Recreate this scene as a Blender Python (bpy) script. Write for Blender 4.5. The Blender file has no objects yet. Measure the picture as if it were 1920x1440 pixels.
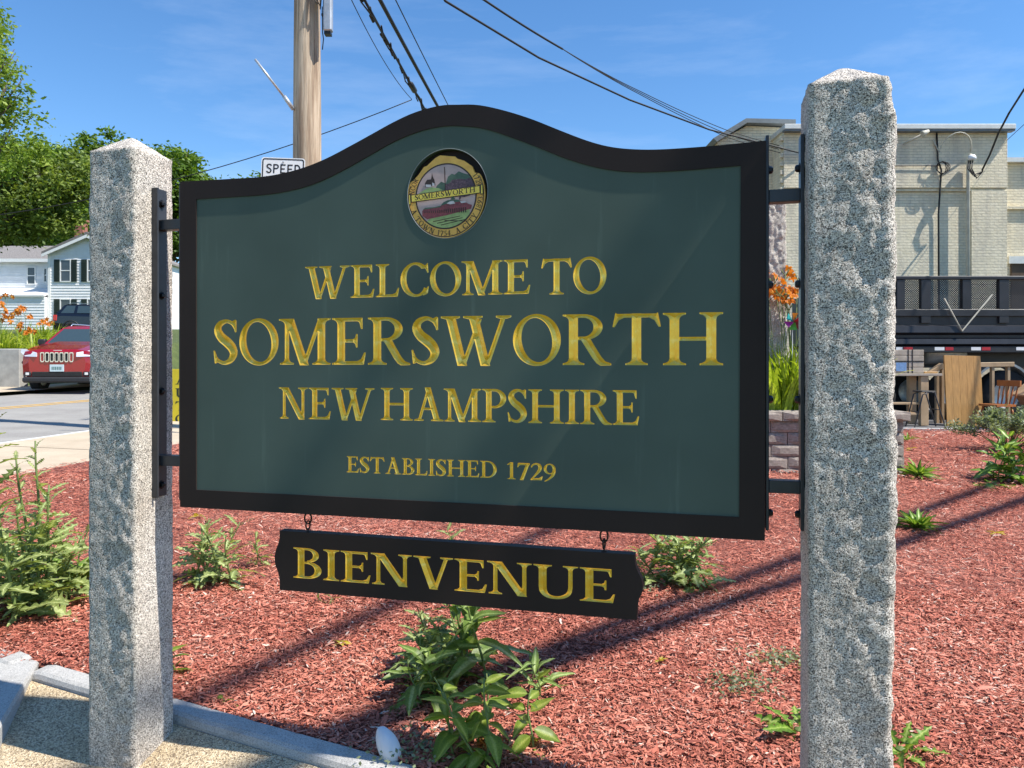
import bpy, bmesh, math, random
import numpy as np
from mathutils import Vector, Matrix, noise as mnoise
from mathutils.geometry import delaunay_2d_cdt

random.seed(7)
rng = np.random.default_rng(7)
scene = bpy.context.scene
col = scene.collection

# ------------------------------------------------------------------ camera
CAMZ = 1.30            # eye height above the paving in front of the sign
F = 1442.0             # focal length in pixels of the 1920 px wide photograph
HY = 675.0             # row of the horizon
cam_d = bpy.data.cameras.new("camera")
cam = bpy.data.objects.new("camera", cam_d)
col.objects.link(cam)
cam.location = (0, 0, CAMZ)
cam.rotation_euler = (math.radians(90), 0, 0)
cam_d.sensor_width = 36.0
cam_d.lens = F / 1920.0 * 36.0
cam_d.shift_y = -(720.0 - HY) / 1920.0
cam_d.clip_start = 0.05
cam_d.clip_end = 3000
scene.camera = cam

# ------------------------------------------------------------------ light
SUN = Vector((0.66, -0.245, 1.0)).normalized()       # direction towards the sun
world = bpy.data.worlds.new("World")
scene.world = world
world.use_nodes = True
wn = world.node_tree.nodes
wl = world.node_tree.links
wn.clear()
sky = wn.new("ShaderNodeTexSky")
sky.sky_type = 'NISHITA'
sky.sun_disc = False
sky.sun_elevation = math.asin(SUN.z)
sky.sun_rotation = math.atan2(SUN.x, SUN.y)
sky.altitude = 0
sky.air_density = 1.0
sky.dust_density = 0.0
sky.ozone_density = 5.0
hs = wn.new("ShaderNodeHueSaturation")
hs.inputs['Saturation'].default_value = 1.16
hs.inputs['Value'].default_value = 1.0
bg = wn.new("ShaderNodeBackground")
bg.inputs['Strength'].default_value = 0.125
wo = wn.new("ShaderNodeOutputWorld")
wl.new(sky.outputs[0], hs.inputs['Color'])
# faint wisps of high cloud all over the sky
wtc = wn.new("ShaderNodeTexCoord"); wmp = wn.new("ShaderNodeMapping")
wmp.inputs['Rotation'].default_value = (0.35, 0.2, 0.6); wmp.inputs['Scale'].default_value = (1.2, 4.5, 9.0)
wnz = wn.new("ShaderNodeTexNoise"); wnz.inputs['Scale'].default_value = 1.6; wnz.inputs['Detail'].default_value = 7; wnz.inputs['Roughness'].default_value = 0.62
wrp = wn.new("ShaderNodeValToRGB"); wrp.color_ramp.elements[0].position = 0.48; wrp.color_ramp.elements[0].color = (0, 0, 0, 1); wrp.color_ramp.elements[1].position = 0.82; wrp.color_ramp.elements[1].color = (0.16, 0.16, 0.16, 1)
wmx = wn.new("ShaderNodeMix"); wmx.data_type = 'RGBA'; wmx.inputs[7].default_value = (6.0, 6.6, 7.4, 1)
wl.new(wtc.outputs['Generated'], wmp.inputs['Vector']); wl.new(wmp.outputs[0], wnz.inputs['Vector']); wl.new(wnz.outputs['Fac'], wrp.inputs[0])
wl.new(wrp.outputs[0], wmx.inputs['Factor']); wl.new(hs.outputs[0], wmx.inputs[6])
wl.new(wmx.outputs[2], bg.inputs['Color'])
wl.new(bg.outputs[0], wo.inputs['Surface'])

sun_d = bpy.data.lights.new("sun", 'SUN')
sun_d.energy = 5.0
sun_d.angle = math.radians(0.53)
sun_d.color = (1.0, 0.95, 0.87)
sun = bpy.data.objects.new("sun", sun_d)
col.objects.link(sun)
sun.rotation_euler = SUN.to_track_quat('Z', 'Y').to_euler()

scene.view_settings.view_transform = 'Standard'
scene.view_settings.look = 'None'
scene.view_settings.exposure = 0.68
scene.view_settings.gamma = 1.0
scene.view_settings.use_curve_mapping = False
scene.cycles.max_bounces = 6
scene.cycles.transparent_max_bounces = 8

# ------------------------------------------------------------------ helpers
def P(px, py, d):
    """photo pixel at distance d (metres along the view axis) -> world point"""
    return Vector(((px - 960) / F * d, d, CAMZ - (py - HY) / F * d))

GA, GB, GC = 0.04 - 0.0169 * 2.7, -0.0144, 0.0169
def G(x, y):
    """height of the gently rising ground"""
    yy = min(y, 34.0); xx = max(min(x, 16.0), -16.0)
    return GA + GB * xx + GC * yy
def gp(px, py):
    """photo pixel -> point on the ground plane"""
    k = (px - 960) / F; m = (py - HY) / F
    d = (CAMZ - GA) / (m + GC + GB * k)
    return Vector((k * d, d, GA + GB * k * d + GC * d))

def newobj(name, mesh, parent=None, mats=None, kind=None):
    o = bpy.data.objects.new(name, mesh)
    col.objects.link(o)
    if parent is not None: o.parent = parent
    if mats is not None and mesh is not None:
        for m in (mats if isinstance(mats, (list, tuple)) else [mats]):
            mesh.materials.append(m)
    if kind: o['kind'] = kind
    return o
def tag(o, label, cat, group=None):
    o['label'] = label; o['category'] = cat
    if group: o['group'] = group
    return o
def empty(name, loc=(0, 0, 0), rz=0.0, label=None, cat=None, group=None, parent=None):
    o = bpy.data.objects.new(name, None)
    o.empty_display_size = 0.1
    col.objects.link(o)
    o.location = loc; o.rotation_euler = (0, 0, rz)
    if parent is not None: o.parent = parent
    if label: tag(o, label, cat, group)
    return o

class MB:
    """collects simple solids and links them as one mesh object"""
    def __init__(s): s.v = []; s.f = []; s.m = []
    def add(s, vs, fs, mi=0):
        b = len(s.v)
        s.v += [tuple(p) for p in vs]
        s.f += [tuple(b + i for i in f) for f in fs]
        s.m += [mi] * len(fs)
        return s
    def box(s, x0, x1, y0, y1, z0, z1, mi=0, M=None, ch=0.0):
        if ch > 0:
            c = min(ch, (x1-x0)/2.01, (y1-y0)/2.01, (z1-z0)/2.01)
            bm = bmesh.new()
            bmesh.ops.create_cube(bm, size=1.0)
            for v in bm.verts:
                v.co = Vector(((x0+x1)/2 + v.co.x*(x1-x0), (y0+y1)/2 + v.co.y*(y1-y0), (z0+z1)/2 + v.co.z*(z1-z0)))
            bmesh.ops.bevel(bm, geom=list(bm.edges), offset=c, segments=1, affect='EDGES')
            bm.verts.index_update()
            vs = [v.co.copy() for v in bm.verts]
            fs = [[v.index for v in f.verts] for f in bm.faces]
            bm.free()
        else:
            vs = [Vector(p) for p in ((x0,y0,z0),(x1,y0,z0),(x1,y1,z0),(x0,y1,z0),(x0,y0,z1),(x1,y0,z1),(x1,y1,z1),(x0,y1,z1))]
            fs = [(0,3,2,1),(4,5,6,7),(0,1,5,4),(1,2,6,5),(2,3,7,6),(3,0,4,7)]
        if M is not None: vs = [M @ Vector(p) for p in vs]
        return s.add(vs, fs, mi)
    def tube(s, pts, r, n=8, mi=0, cap=True):
        pts = [Vector(p) for p in pts]
        rs = r if isinstance(r, (list, tuple)) else [r] * len(pts)
        vs = []; fs = []
        prev = None
        for i, p in enumerate(pts):
            t = (pts[min(i+1, len(pts)-1)] - pts[max(i-1, 0)])
            if t.length < 1e-9: t = Vector((0,0,1))
            t.normalize()
            if prev is None:
                a = Vector((0,0,1)) if abs(t.z) < 0.9 else Vector((1,0,0))
                prev = t.cross(a).normalized()
            else:
                prev = (prev - t * prev.dot(t))
                if prev.length < 1e-6: prev = t.orthogonal()
                prev.normalize()
            q = t.cross(prev)
            for k in range(n):
                a = 2*math.pi*k/n
                vs.append(p + (prev*math.cos(a) + q*math.sin(a)) * rs[i])
        for i in range(len(pts)-1):
            for k in range(n):
                k2 = (k+1) % n
                fs.append((i*n+k, i*n+k2, (i+1)*n+k2, (i+1)*n+k))
        if cap:
            fs.append(tuple(reversed(range(n))))
            fs.append(tuple((len(pts)-1)*n + k for k in range(n)))
        return s.add(vs, fs, mi)
    def prism(s, pts, a, b, axis='y', mi=0):
        """polygon pts (2-D) extruded from a to b along an axis"""
        n = len(pts)
        def mk(p, t):
            if axis == 'y': return (p[0], t, p[1])
            if axis == 'x': return (t, p[0], p[1])
            return (p[0], p[1], t)
        vs = [mk(p, a) for p in pts] + [mk(p, b) for p in pts]
        fs = [tuple(range(n)), tuple(reversed(range(n, 2*n)))]
        for i in range(n):
            j = (i+1) % n
            fs.append((j, i, n+i, n+j))
        return s.add(vs, fs, mi)
    def lathe(s, prof, n=20, mi=0, M=None):
        vs = []; fs = []
        for r, z in prof:
            for k in range(n):
                a = 2*math.pi*k/n
                vs.append(Vector((r*math.cos(a), r*math.sin(a), z)))
        for i in range(len(prof)-1):
            for k in range(n):
                k2 = (k+1) % n
                fs.append((i*n+k, i*n+k2, (i+1)*n+k2, (i+1)*n+k))
        if M is not None: vs = [M @ p for p in vs]
        return s.add(vs, fs, mi)
    def mesh(s, name, smooth=False, fix=True):
        me = bpy.data.meshes.new(name)
        me.from_pydata([tuple(p) for p in s.v], [], s.f)
        me.polygons.foreach_set('material_index', s.m)
        me.update()
        if fix:
            bm = bmesh.new(); bm.from_mesh(me)
            bmesh.ops.recalc_face_normals(bm, faces=list(bm.faces))
            bm.to_mesh(me); bm.free()
        if smooth:
            me.polygons.foreach_set('use_smooth', [True] * len(me.polygons))
        return me
    def build(s, name, mats, parent=None, smooth=False, kind=None, fix=True):
        return newobj(name, s.mesh(name, smooth, fix), parent, mats, kind)

def np_mesh(name, v, f, attr=None, smooth=False):
    """fast mesh from numpy: v (n,3), f (m,k) all faces with k corners; attr = per-vertex float 'tone'"""
    me = bpy.data.meshes.new(name)
    n, (m, k) = len(v), f.shape
    me.vertices.add(n); me.loops.add(m*k); me.polygons.add(m)
    me.vertices.foreach_set('co', np.ascontiguousarray(v, dtype=np.float32).ravel())
    me.loops.foreach_set('vertex_index', np.ascontiguousarray(f, dtype=np.int32).ravel())
    me.polygons.foreach_set('loop_start', np.arange(0, m*k, k, dtype=np.int32))
    me.polygons.foreach_set('loop_total', np.full(m, k, dtype=np.int32))
    if smooth: me.polygons.foreach_set('use_smooth', np.ones(m, dtype=bool))
    me.update(calc_edges=True)
    if attr is not None:
        a = me.attributes.new('tone', 'FLOAT', 'POINT')
        a.data.foreach_set('value', np.asarray(attr, dtype=np.float32))
    return me

# ------------------------------------------------------------------ materials
def srgb(r, g, b):
    def c(x):
        x /= 255.0
        return x/12.92 if x <= 0.04045 else ((x+0.055)/1.055)**2.4
    return (c(r), c(g), c(b), 1.0)
class NT:
    def __init__(s, name):
        s.mat = bpy.data.materials.new(name); s.mat.use_nodes = True
        s.n = s.mat.node_tree.nodes; s.l = s.mat.node_tree.links
        s.bsdf = s.n['Principled BSDF']
        s.out = s.n['Material Output']
    def node(s, t, **kw):
        n = s.n.new(t)
        for k, v in kw.items():
            if k in n.inputs: n.inputs[k].default_value = v
            else: setattr(n, k, v)
        return n
    def link(s, a, b): s.l.new(a, b)
    def coords(s, scale=None):
        tc = s.node('ShaderNodeTexCoord')
        if scale is None: return tc.outputs['Object']
        mp = s.node('ShaderNodeMapping')
        mp.inputs['Scale'].default_value = scale
        s.link(tc.outputs['Object'], mp.inputs['Vector'])
        return mp.outputs[0]
    def noise(s, vec, scale, detail=3, rough=0.55):
        n = s.node('ShaderNodeTexNoise')
        n.inputs['Scale'].default_value = scale
        n.inputs['Detail'].default_value = detail
        n.inputs['Roughness'].default_value = rough
        s.link(vec, n.inputs['Vector'])
        return n.outputs['Fac']
    def ramp(s, fac, stops, interp='LINEAR'):
        r = s.node('ShaderNodeValToRGB')
        r.color_ramp.interpolation = interp
        e = r.color_ramp.elements
        while len(e) < len(stops): e.new(0.5)
        for i, (p, c) in enumerate(stops):
            e[i].position = p
            e[i].color = c if len(c) == 4 else (*c, 1)
        s.link(fac, r.inputs[0])
        return r.outputs[0]
    def mix(s, a, b, fac, blend='MIX'):
        m = s.node('ShaderNodeMix'); m.data_type = 'RGBA'; m.blend_type = blend
        for val, sock in ((fac, m.inputs['Factor']), (a, m.inputs[6]), (b, m.inputs[7])):
            if hasattr(val, 'links') or isinstance(val, bpy.types.NodeSocket): s.link(val, sock)
            elif isinstance(val, (int, float)): sock.default_value = val
            else: sock.default_value = val if len(val) == 4 else (*val, 1)
        return m.outputs[2]
    def bump(s, h, strength=0.3, dist=0.01):
        b = s.node('ShaderNodeBump')
        b.inputs['Strength'].default_value = strength
        b.inputs['Distance'].default_value = dist
        s.link(h, b.inputs['Height'])
        s.link(b.outputs[0], s.bsdf.inputs['Normal'])
        return b
    def color(s, c):
        if isinstance(c, bpy.types.NodeSocket): s.link(c, s.bsdf.inputs['Base Color'])
        else: s.bsdf.inputs['Base Color'].default_value = c if len(c) == 4 else (*c, 1)
    def set(s, **kw):
        for k, v in kw.items(): s.bsdf.inputs[k.replace('_', ' ')].default_value = v

def mat_plain(name, c, rough=0.6, metal=0.0, var=0.25, scale=8.0, bump=0.0, bscale=40.0, spec=0.4, stretch=None):
    t = NT(name)
    v = t.coords(stretch)
    c = tuple(c[:3])
    if var > 0:
        n = t.noise(v, scale, 4, 0.6)
        lo = tuple(x*(1-var) for x in c); hi = tuple(min(1, x*(1+var)) for x in c)
        t.color(t.ramp(n, [(0.3, lo), (0.7, hi)]))
    else: t.color(c)
    t.set(Roughness=rough, Metallic=metal)
    t.bsdf.inputs['Specular IOR Level'].default_value = spec
    if bump > 0: t.bump(t.noise(v, bscale, 4, 0.6), bump, 0.01)
    return t.mat

def mat_leaf(name, c1, c2, c3=None, trans=0.35, rough=0.5):
    """foliage: per-leaf tone drives the hue, light passes through"""
    t = NT(name)
    a = t.node('ShaderNodeAttribute'); a.attribute_name = 'tone'
    oi = t.node('ShaderNodeObjectInfo')
    ad = t.node('ShaderNodeMath'); ad.operation = 'MULTIPLY_ADD'
    t.link(oi.outputs['Random'], ad.inputs[0]); ad.inputs[1].default_value = 0.35
    t.link(a.outputs['Fac'], ad.inputs[2])
    stops = [(0.1, c1), (0.75, c2)] + ([(1.15 if False else 1.0, c3)] if c3 else [])
    c = t.ramp(ad.outputs[0], stops)
    nz = t.noise(t.coords(), 30, 3)
    c = t.mix(c, t.mix(c, (0.5, 0.5, 0.5), 1.0, 'MULTIPLY'), t.ramp(nz, [(0.35, (0.7,)*3), (0.6, (0, 0, 0))]))
    t.color(c)
    t.set(Roughness=rough)
    t.bsdf.inputs['Specular IOR Level'].default_value = 0.35
    tr = t.node('ShaderNodeBsdfTranslucent')
    t.link(t.mix(c, (1.25, 1.25, 0.55), 1.0, 'MULTIPLY'), tr.inputs['Color'])
    ms = t.node('ShaderNodeMixShader'); ms.inputs[0].default_value = trans
    t.link(t.bsdf.outputs[0], ms.inputs[1]); t.link(tr.outputs[0], ms.inputs[2])
    t.link(ms.outputs[0], t.out.inputs['Surface'])
    return t.mat

M = {}
def mk_granite():
    t = NT('granite'); v = t.coords()
    vo = t.node('ShaderNodeTexVoronoi'); vo.inputs['Scale'].default_value = 460
    t.link(v, vo.inputs['Vector'])
    sep = t.node('ShaderNodeSeparateColor'); t.link(vo.outputs['Color'], sep.inputs[0])
    c = t.ramp(sep.outputs[0], [(0.0, (0.045, 0.038, 0.031)), (0.15, (0.20, 0.176, 0.148)), (0.31, (0.46, 0.41, 0.35)), (0.60, (0.69, 0.62, 0.535)), (0.84, (0.90, 0.82, 0.72))], 'CONSTANT')
    big = t.noise(v, 7, 4, 0.6)
    c = t.mix(c, (0.66, 0.62, 0.57), t.ramp(big, [(0.42, (0, 0, 0)), (0.75, (0.55,)*3)]), 'MULTIPLY')
    dk = t.noise(v, 60, 3, 0.6)
    c = t.mix(c, (0.5, 0.5, 0.52), t.ramp(dk, [(0.5, (0, 0, 0)), (0.7, (0.5,)*3)]), 'MULTIPLY')
    t.color(c); t.set(Roughness=0.75)
    h = t.mix(t.noise(v, 120, 4, 0.65), t.noise(v, 400, 2, 0.6), 0.4)
    t.bump(h, 0.75, 0.006)
    M['granite'] = t.mat
mk_granite()

def mk_panel(name, c, streak):
    t = NT(name)
    v = t.coords((9, 9, 0.55)); v2 = t.coords()
    n = t.noise(v, 3.0, 4, 0.6); n2 = t.noise(v2, 2.2, 3, 0.5); n3 = t.noise(v2, 160, 2, 0.5)
    lo = tuple(x*0.86 for x in c); hi = tuple(x*1.16 for x in c)
    cc = t.mix(t.ramp(n2, [(0.3, lo), (0.7, hi)]), tuple(min(1, x*2.2) for x in c), t.ramp(n, [(0.60, (0, 0, 0)), (0.80, (streak,)*3)]))
    cc = t.mix(cc, (0.6, 0.62, 0.6), t.ramp(n3, [(0.82, (0, 0, 0)), (0.90, (0.6,)*3)]))
    t.color(cc); t.set(Roughness=0.6)
    t.bsdf.inputs['Specular IOR Level'].default_value = 0.15
    t.bump(n3, 0.04, 0.002)
    return t.mat
M['panel_green'] = mk_panel('green_paint', (0.086, 0.114, 0.092), 0.40)
M['border_black'] = mk_panel('black_brown_paint', (0.032, 0.022, 0.019), 0.10)

def mk_gold():
    t = NT('gold_leaf'); v = t.coords()
    n = t.noise(v, 38, 4, 0.65)
    t.color(t.ramp(n, [(0.3, (1.0, 0.50, 0.02)), (0.55, (1.0, 0.60, 0.06)), (0.8, (1.0, 0.77, 0.26))]))
    t.set(Roughness=0.27, Metallic=0.45)
    t.bsdf.inputs['Specular IOR Level'].default_value = 0.7
    t.bump(t.noise(v, 260, 3, 0.6), 0.12, 0.002)
    M['gold'] = t.mat
mk_gold()
M['steel_black'] = mat_plain('black_steel', (0.030, 0.032, 0.038), 0.4, 0.0, 0.2, 20, 0.05, 200, 0.5)
M['steel_bolt'] = mat_plain('bolt_steel', (0.02, 0.02, 0.022), 0.35, 0.6, 0.2, 60)
M['rust'] = mat_plain('rusty_iron', (0.045, 0.028, 0.02), 0.6, 0.5, 0.4, 90)
# ------------------------------------------------------------------ ground, road, paving
def mk_ground_mats():
    t = NT('asphalt'); v = t.coords()
    c = t.ramp(t.noise(v, 1.3, 5, 0.65), [(0.3, (0.23, 0.215, 0.195)), (0.7, (0.31, 0.295, 0.265))])
    c = t.mix(c, (0.45, 0.45, 0.45), t.ramp(t.noise(v, 70, 2, 0.5), [(0.55, (0, 0, 0)), (0.75, (0.45,)*3)]))
    t.color(c); t.set(Roughness=0.9); t.bump(t.noise(v, 90, 3), 0.4, 0.01); M['asphalt'] = t.mat
    t = NT('dark_asphalt'); v = t.coords()
    c = t.ramp(t.noise(v, 1.3, 5, 0.65), [(0.3, (0.075, 0.075, 0.08)), (0.7, (0.12, 0.12, 0.125))])
    t.color(c); t.set(Roughness=0.9); t.bump(t.noise(v, 90, 3), 0.4, 0.01); M['asphalt_dark'] = t.mat
    t = NT('beige_concrete'); v = t.coords()
    c = t.ramp(t.noise(v, 2.0, 5, 0.6), [(0.3, (0.42, 0.34, 0.24)), (0.7, (0.53, 0.44, 0.32))])
    c = t.mix(c, (0.25, 0.2, 0.15), t.ramp(t.noise(v, 120, 2), [(0.55, (0, 0, 0)), (0.75, (0.5,)*3)]))
    t.color(c); t.set(Roughness=0.9); t.bump(t.noise(v, 130, 3), 0.4, 0.006); M['concrete_beige'] = t.mat
    t = NT('sandy_aggregate'); v = t.coords()
    vo = t.node('ShaderNodeTexVoronoi'); vo.inputs['Scale'].default_value = 260; t.link(v, vo.inputs['Vector'])
    sep = t.node('ShaderNodeSeparateColor'); t.link(vo.outputs['Color'], sep.inputs[0])
    c = t.ramp(sep.outputs[0], [(0.0, (0.22, 0.16, 0.10)), (0.3, (0.48, 0.37, 0.225)), (0.65, (0.62, 0.49, 0.31)), (0.9, (0.72, 0.60, 0.42))], 'CONSTANT')
    c = t.mix(c, (0.55, 0.52, 0.48), t.ramp(t.noise(v, 5, 5, 0.65), [(0.45, (0, 0, 0)), (0.75, (0.7,)*3)]), 'MULTIPLY')
    t.color(c); t.set(Roughness=0.92); t.bump(vo.outputs['Distance'], 0.5, 0.006); M['aggregate'] = t.mat
    t = NT('kerb_granite'); v = t.coords()
    vo = t.node('ShaderNodeTexVoronoi'); vo.inputs['Scale'].default_value = 420; t.link(v, vo.inputs['Vector'])
    sep = t.node('ShaderNodeSeparateColor'); t.link(vo.outputs['Color'], sep.inputs[0])
    c = t.ramp(sep.outputs[0], [(0.0, (0.22, 0.215, 0.20)), (0.3, (0.35, 0.34, 0.32)), (0.7, (0.46, 0.445, 0.415))])
    c = t.mix(c, (0.6, 0.58, 0.55), t.ramp(t.noise(v, 9, 5, 0.65), [(0.5, (0, 0, 0)), (0.75, (0.6,)*3)]), 'MULTIPLY')
    t.color(c); t.set(Roughness=0.8); t.bump(t.noise(v, 150, 3), 0.3, 0.004); M['kerb'] = t.mat
    t = NT('mulch_base'); v = t.coords()
    c = t.ramp(t.noise(v, 60, 5, 0.7), [(0.3, (0.16, 0.05, 0.035)), (0.55, (0.33, 0.11, 0.075)), (0.75, (0.45, 0.18, 0.13))])
    t.color(c); t.set(Roughness=0.9); t.bump(t.noise(v, 70, 5, 0.7), 0.8, 0.03); M['mulch'] = t.mat
    t = NT('grass_ground'); v = t.coords()
    c = t.ramp(t.noise(v, 2, 6, 0.7), [(0.3, (0.045, 0.07, 0.018)), (0.7, (0.11, 0.14, 0.035))])
    t.color(c); t.set(Roughness=0.95); t.bump(t.noise(v, 25, 5), 0.8, 0.08); M['grass'] = t.mat
    M['paint_white'] = mat_plain('road_paint_white', (0.72, 0.72, 0.70), 0.7, 0, 0.2, 30)
    M['paint_yellow'] = mat_plain('road_paint_yellow', (0.62, 0.36, 0.06), 0.7, 0, 0.25, 30)
mk_ground_mats()

def sheet(name, poly, off, mat, kind='structure', nx=1, fall=0.0):
    """flat-ish sheet that follows the ground slope; poly is a list of (x, y)"""
    me = bpy.data.meshes.new(name)
    bm = bmesh.new()
    vs = [bm.verts.new((x, y, 0)) for x, y in poly]
    bm.faces.new(vs)
    bmesh.ops.triangulate(bm, faces=list(bm.faces))
    for _ in range(nx):
        bmesh.ops.subdivide_edges(bm, edges=list(bm.edges), cuts=2, use_grid_fill=True)
    for v in bm.verts:
        v.co.z = G(v.co.x, v.co.y) + off
        if fall: v.co.z += fall*min(0.0, max(-1.2, (v.co.x-KA.x)*kn.x+(v.co.y-KA.y)*kn.y+0.09))
    bmesh.ops.recalc_face_normals(bm, faces=list(bm.faces))
    bm.to_mesh(me); bm.free()
    if me.polygons and me.polygons[0].normal.z < 0: me.flip_normals()
    return newobj(name, me, None, mat, kind)

# big base sheet to the horizon (a grid, so that it follows the slope and levels off)
xs = [-900, -300, -120, -60, -30, -16, -12, -8, -4, 0, 4, 8, 12, 16, 30, 60, 120, 300, 900]
ys = [-300, -60, -20, -8, -2, 0, 2, 4, 8, 12, 16, 20, 26, 34, 60, 120, 300, 900, 2000]
mb = MB()
for j, y in enumerate(ys):
    for i, x in enumerate(xs): mb.v.append((x, y, G(x, y) - 0.16))
n = len(xs)
for j in range(len(ys)-1):
    for i in range(n-1):
        mb.f.append((j*n+i, j*n+i+1, (j+1)*n+i+1, (j+1)*n+i)); mb.m.append(0)
mb.build('ground', M['grass'], kind='structure')

# kerb line of the mulch bed: passes through two photo points
KA = gp(92, 1247); KB = gp(480, 1357)
kd = Vector((KB.x-KA.x, KB.y-KA.y)).normalized()         # along the kerb, to the right and nearer
kn = Vector((-kd.y, kd.x))                                # into the bed
if kn.y < 0: kn = -kn
def K(s, t): return (KA.x + kd.x*s + kn.x*t, KA.y + kd.y*s + kn.y*t)
PAVE = -0.026
# street axis on the left of the picture
rd = Vector((0.2, 1.0)).normalized(); rn = Vector((rd.y, -rd.x))   # rn points right
R0 = Vector((-6.7, 12.2))                                # a point on the white edge line
def R(s, t): return (R0.x + rd.x*s + rn.x*t, R0.y + rd.y*s + rn.y*t)
sheet('road', [R(-34, 0.55), R(130, 0.55), R(130, -7.6), R(-34, -7.6)], -0.125, M['asphalt'], nx=2)
sheet('edge_line', [R(-30, 0.05), R(70, 0.05), R(70, -0.07), R(-30, -0.07)], -0.1205, M['paint_white'], nx=2)
for o in (-4.45, -4.72):
    sheet('centre_line', [R(-30, o+0.055), R(90, o+0.055), R(90, o-0.055), R(-30, o-0.055)], -0.1205, M['paint_yellow'], nx=2)
# near pavement beside the road with expansion joints, far pavement
pvm = sheet('pavement', [R(-17, 0.555), R(22, 0.555), R(22, 2.76), R(-17, 2.76)], -0.05, M['concrete_beige'], nx=2)
for k in range(-7, 9):
    s0 = k*2.4
    o = sheet('slab', [R(s0+0.012, 0.56), R(s0+2.388, 0.56), R(s0+2.388, 2.75), R(s0+0.012, 2.75)], -0.032, M['concrete_beige'], nx=1)
    o.parent = pvm; del o['kind']
sheet('far_pavement', [R(-34, -7.6), R(60, -7.6), R(60, -9.9), R(-34, -9.9)], -0.03, M['concrete_beige'], nx=2)
# car park behind the bed on the right
sheet('car_park', [(1.6, 13.0), (60, 14.0), (60, 20.4), (1.6, 20.4)], -0.09, M['asphalt_dark'], nx=2)
sheet('parking_line', [(5.5, 14.12), (15, 14.30), (15, 14.39), (5.5, 14.21)], -0.085, M['paint_white'], nx=1)
# sandy aggregate paving in front of the bed, where the photographer stands
PV = [K(-0.02, -0.13), K(4.6, -0.13), (5.2, -3.0), (-1.5, -3.0)]
sheet('paving', [K(0.0, -0.086), K(6.5, -0.086), (8.0, -4.0), (-0.9, -4.0), (KA.x+0.55, KA.y-1.9)], PAVE, M['aggregate'], nx=4, fall=0.25)
sheet('paving', [(-7, 4.4), K(-0.34, 0.0), (KA.x+0.24, KA.y-1.9), (-1.22, -4.0), (-9, -4.0)], PAVE-0.006, M['aggregate'], nx=4, fall=0.25)

# the mulch bed
bed = [K(-0.02, 0.0), K(7.5, 0.0), (16, 2.0), (16, 13.1), (1.0, 13.0), R(3.4, 2.76), R(-8.5, 2.76)]
sheet('mulch_bed', bed, -0.012, M['mulch'], nx=3)

def kerb_stone(p0, p1, w, h, name='kerb_stone', top=0.012):
    """granite kerb stone with worn edges between two ground points; w reaches towards the viewer"""
    p0 = Vector(p0); p1 = Vector(p1); d = (p1-p0); L = d.length; d.normalize()
    nrm = Vector((d.y, -d.x))
    nL = max(4, int(L/0.05)); sec = [(0, -h), (0, -0.006), (0.006, 0.0), (w-0.018, -0.004), (w-0.006, -0.012), (w, -0.028), (w+0.004, -h)]
    vs = []; fs = []; ns = len(sec)
    for i in range(nL+1):
        s = L*i/nL
        e = min(s, L-s); sh = 0.010*max(0, 1-e/0.02)
        for (t, z) in sec:
            b = p0 + d*s + nrm*t
            jit = mnoise.noise(Vector((b.x*9, b.y*9, z*20)))*0.004
            vs.append((b.x, b.y, G(b.x, b.y)+top+z+jit-sh))
    for i in range(nL):
        for k in range(ns-1):
            fs.append((i*ns+k, i*ns+k+1, (i+1)*ns+k+1, (i+1)*ns+k))
    fs.append(tuple(range(ns))); fs.append(tuple(reversed(range(nL*ns, nL*ns+ns))))
    return MB().add(vs, fs).build(name, M['kerb'], kind='structure', smooth=False)
kb = empty('kerb'); kb['kind'] = 'structure'
for s0, s1 in ((0.0, 0.62), (0.63, 1.75), (1.76, 2.9), (2.91, 4.1), (4.11, 5.3)):
    o = kerb_stone(K(s0, 0), K(s1, 0), 0.082, 0.14); o.parent = kb; del o['kind']
# the stone across the corner and the kerb that carries on to the left
def corner_stone():
    a = gp(73, 1243); b = gp(0, 1350); c = gp(-150, 1330); d = gp(-30, 1222)
    mb = MB()
    top = [(p.x, p.y, G(p.x, p.y)+z) for p, z in ((a, 0.0), (b, -0.03), (c, -0.03), (d, 0.0))]
    ctr = Vector((sum(p[0] for p in top)/4, sum(p[1] for p in top)/4, sum(p[2] for p in top)/4))
    inn = [tuple(Vector(p).lerp(ctr, 0.05) + Vector((0, 0, 0.014))) for p in top]
    low = [(p[0], p[1], p[2]-0.15) for p in top]
    mb.add(inn + top + low, [(0,1,2,3)] + [(i, 4+i, 4+(i+1)%4, (i+1)%4) for i in range(4)] + [(4+i, 8+i, 8+(i+1)%4, 4+(i+1)%4) for i in range(4)])
    o = mb.build('kerb_stone', M['kerb'], kb)
corner_stone()
a = gp(-320, 1165); b = gp(32, 1226)
o = kerb_stone((a.x, a.y), (b.x, b.y), 0.12, 0.14); o.parent = kb; del o['kind']
a = gp(34, 1227); b = gp(64, 1238)
o = kerb_stone((a.x, a.y), (b.x, b.y), 0.10, 0.14, top=0.02); o.parent = kb; del o['kind']

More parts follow.
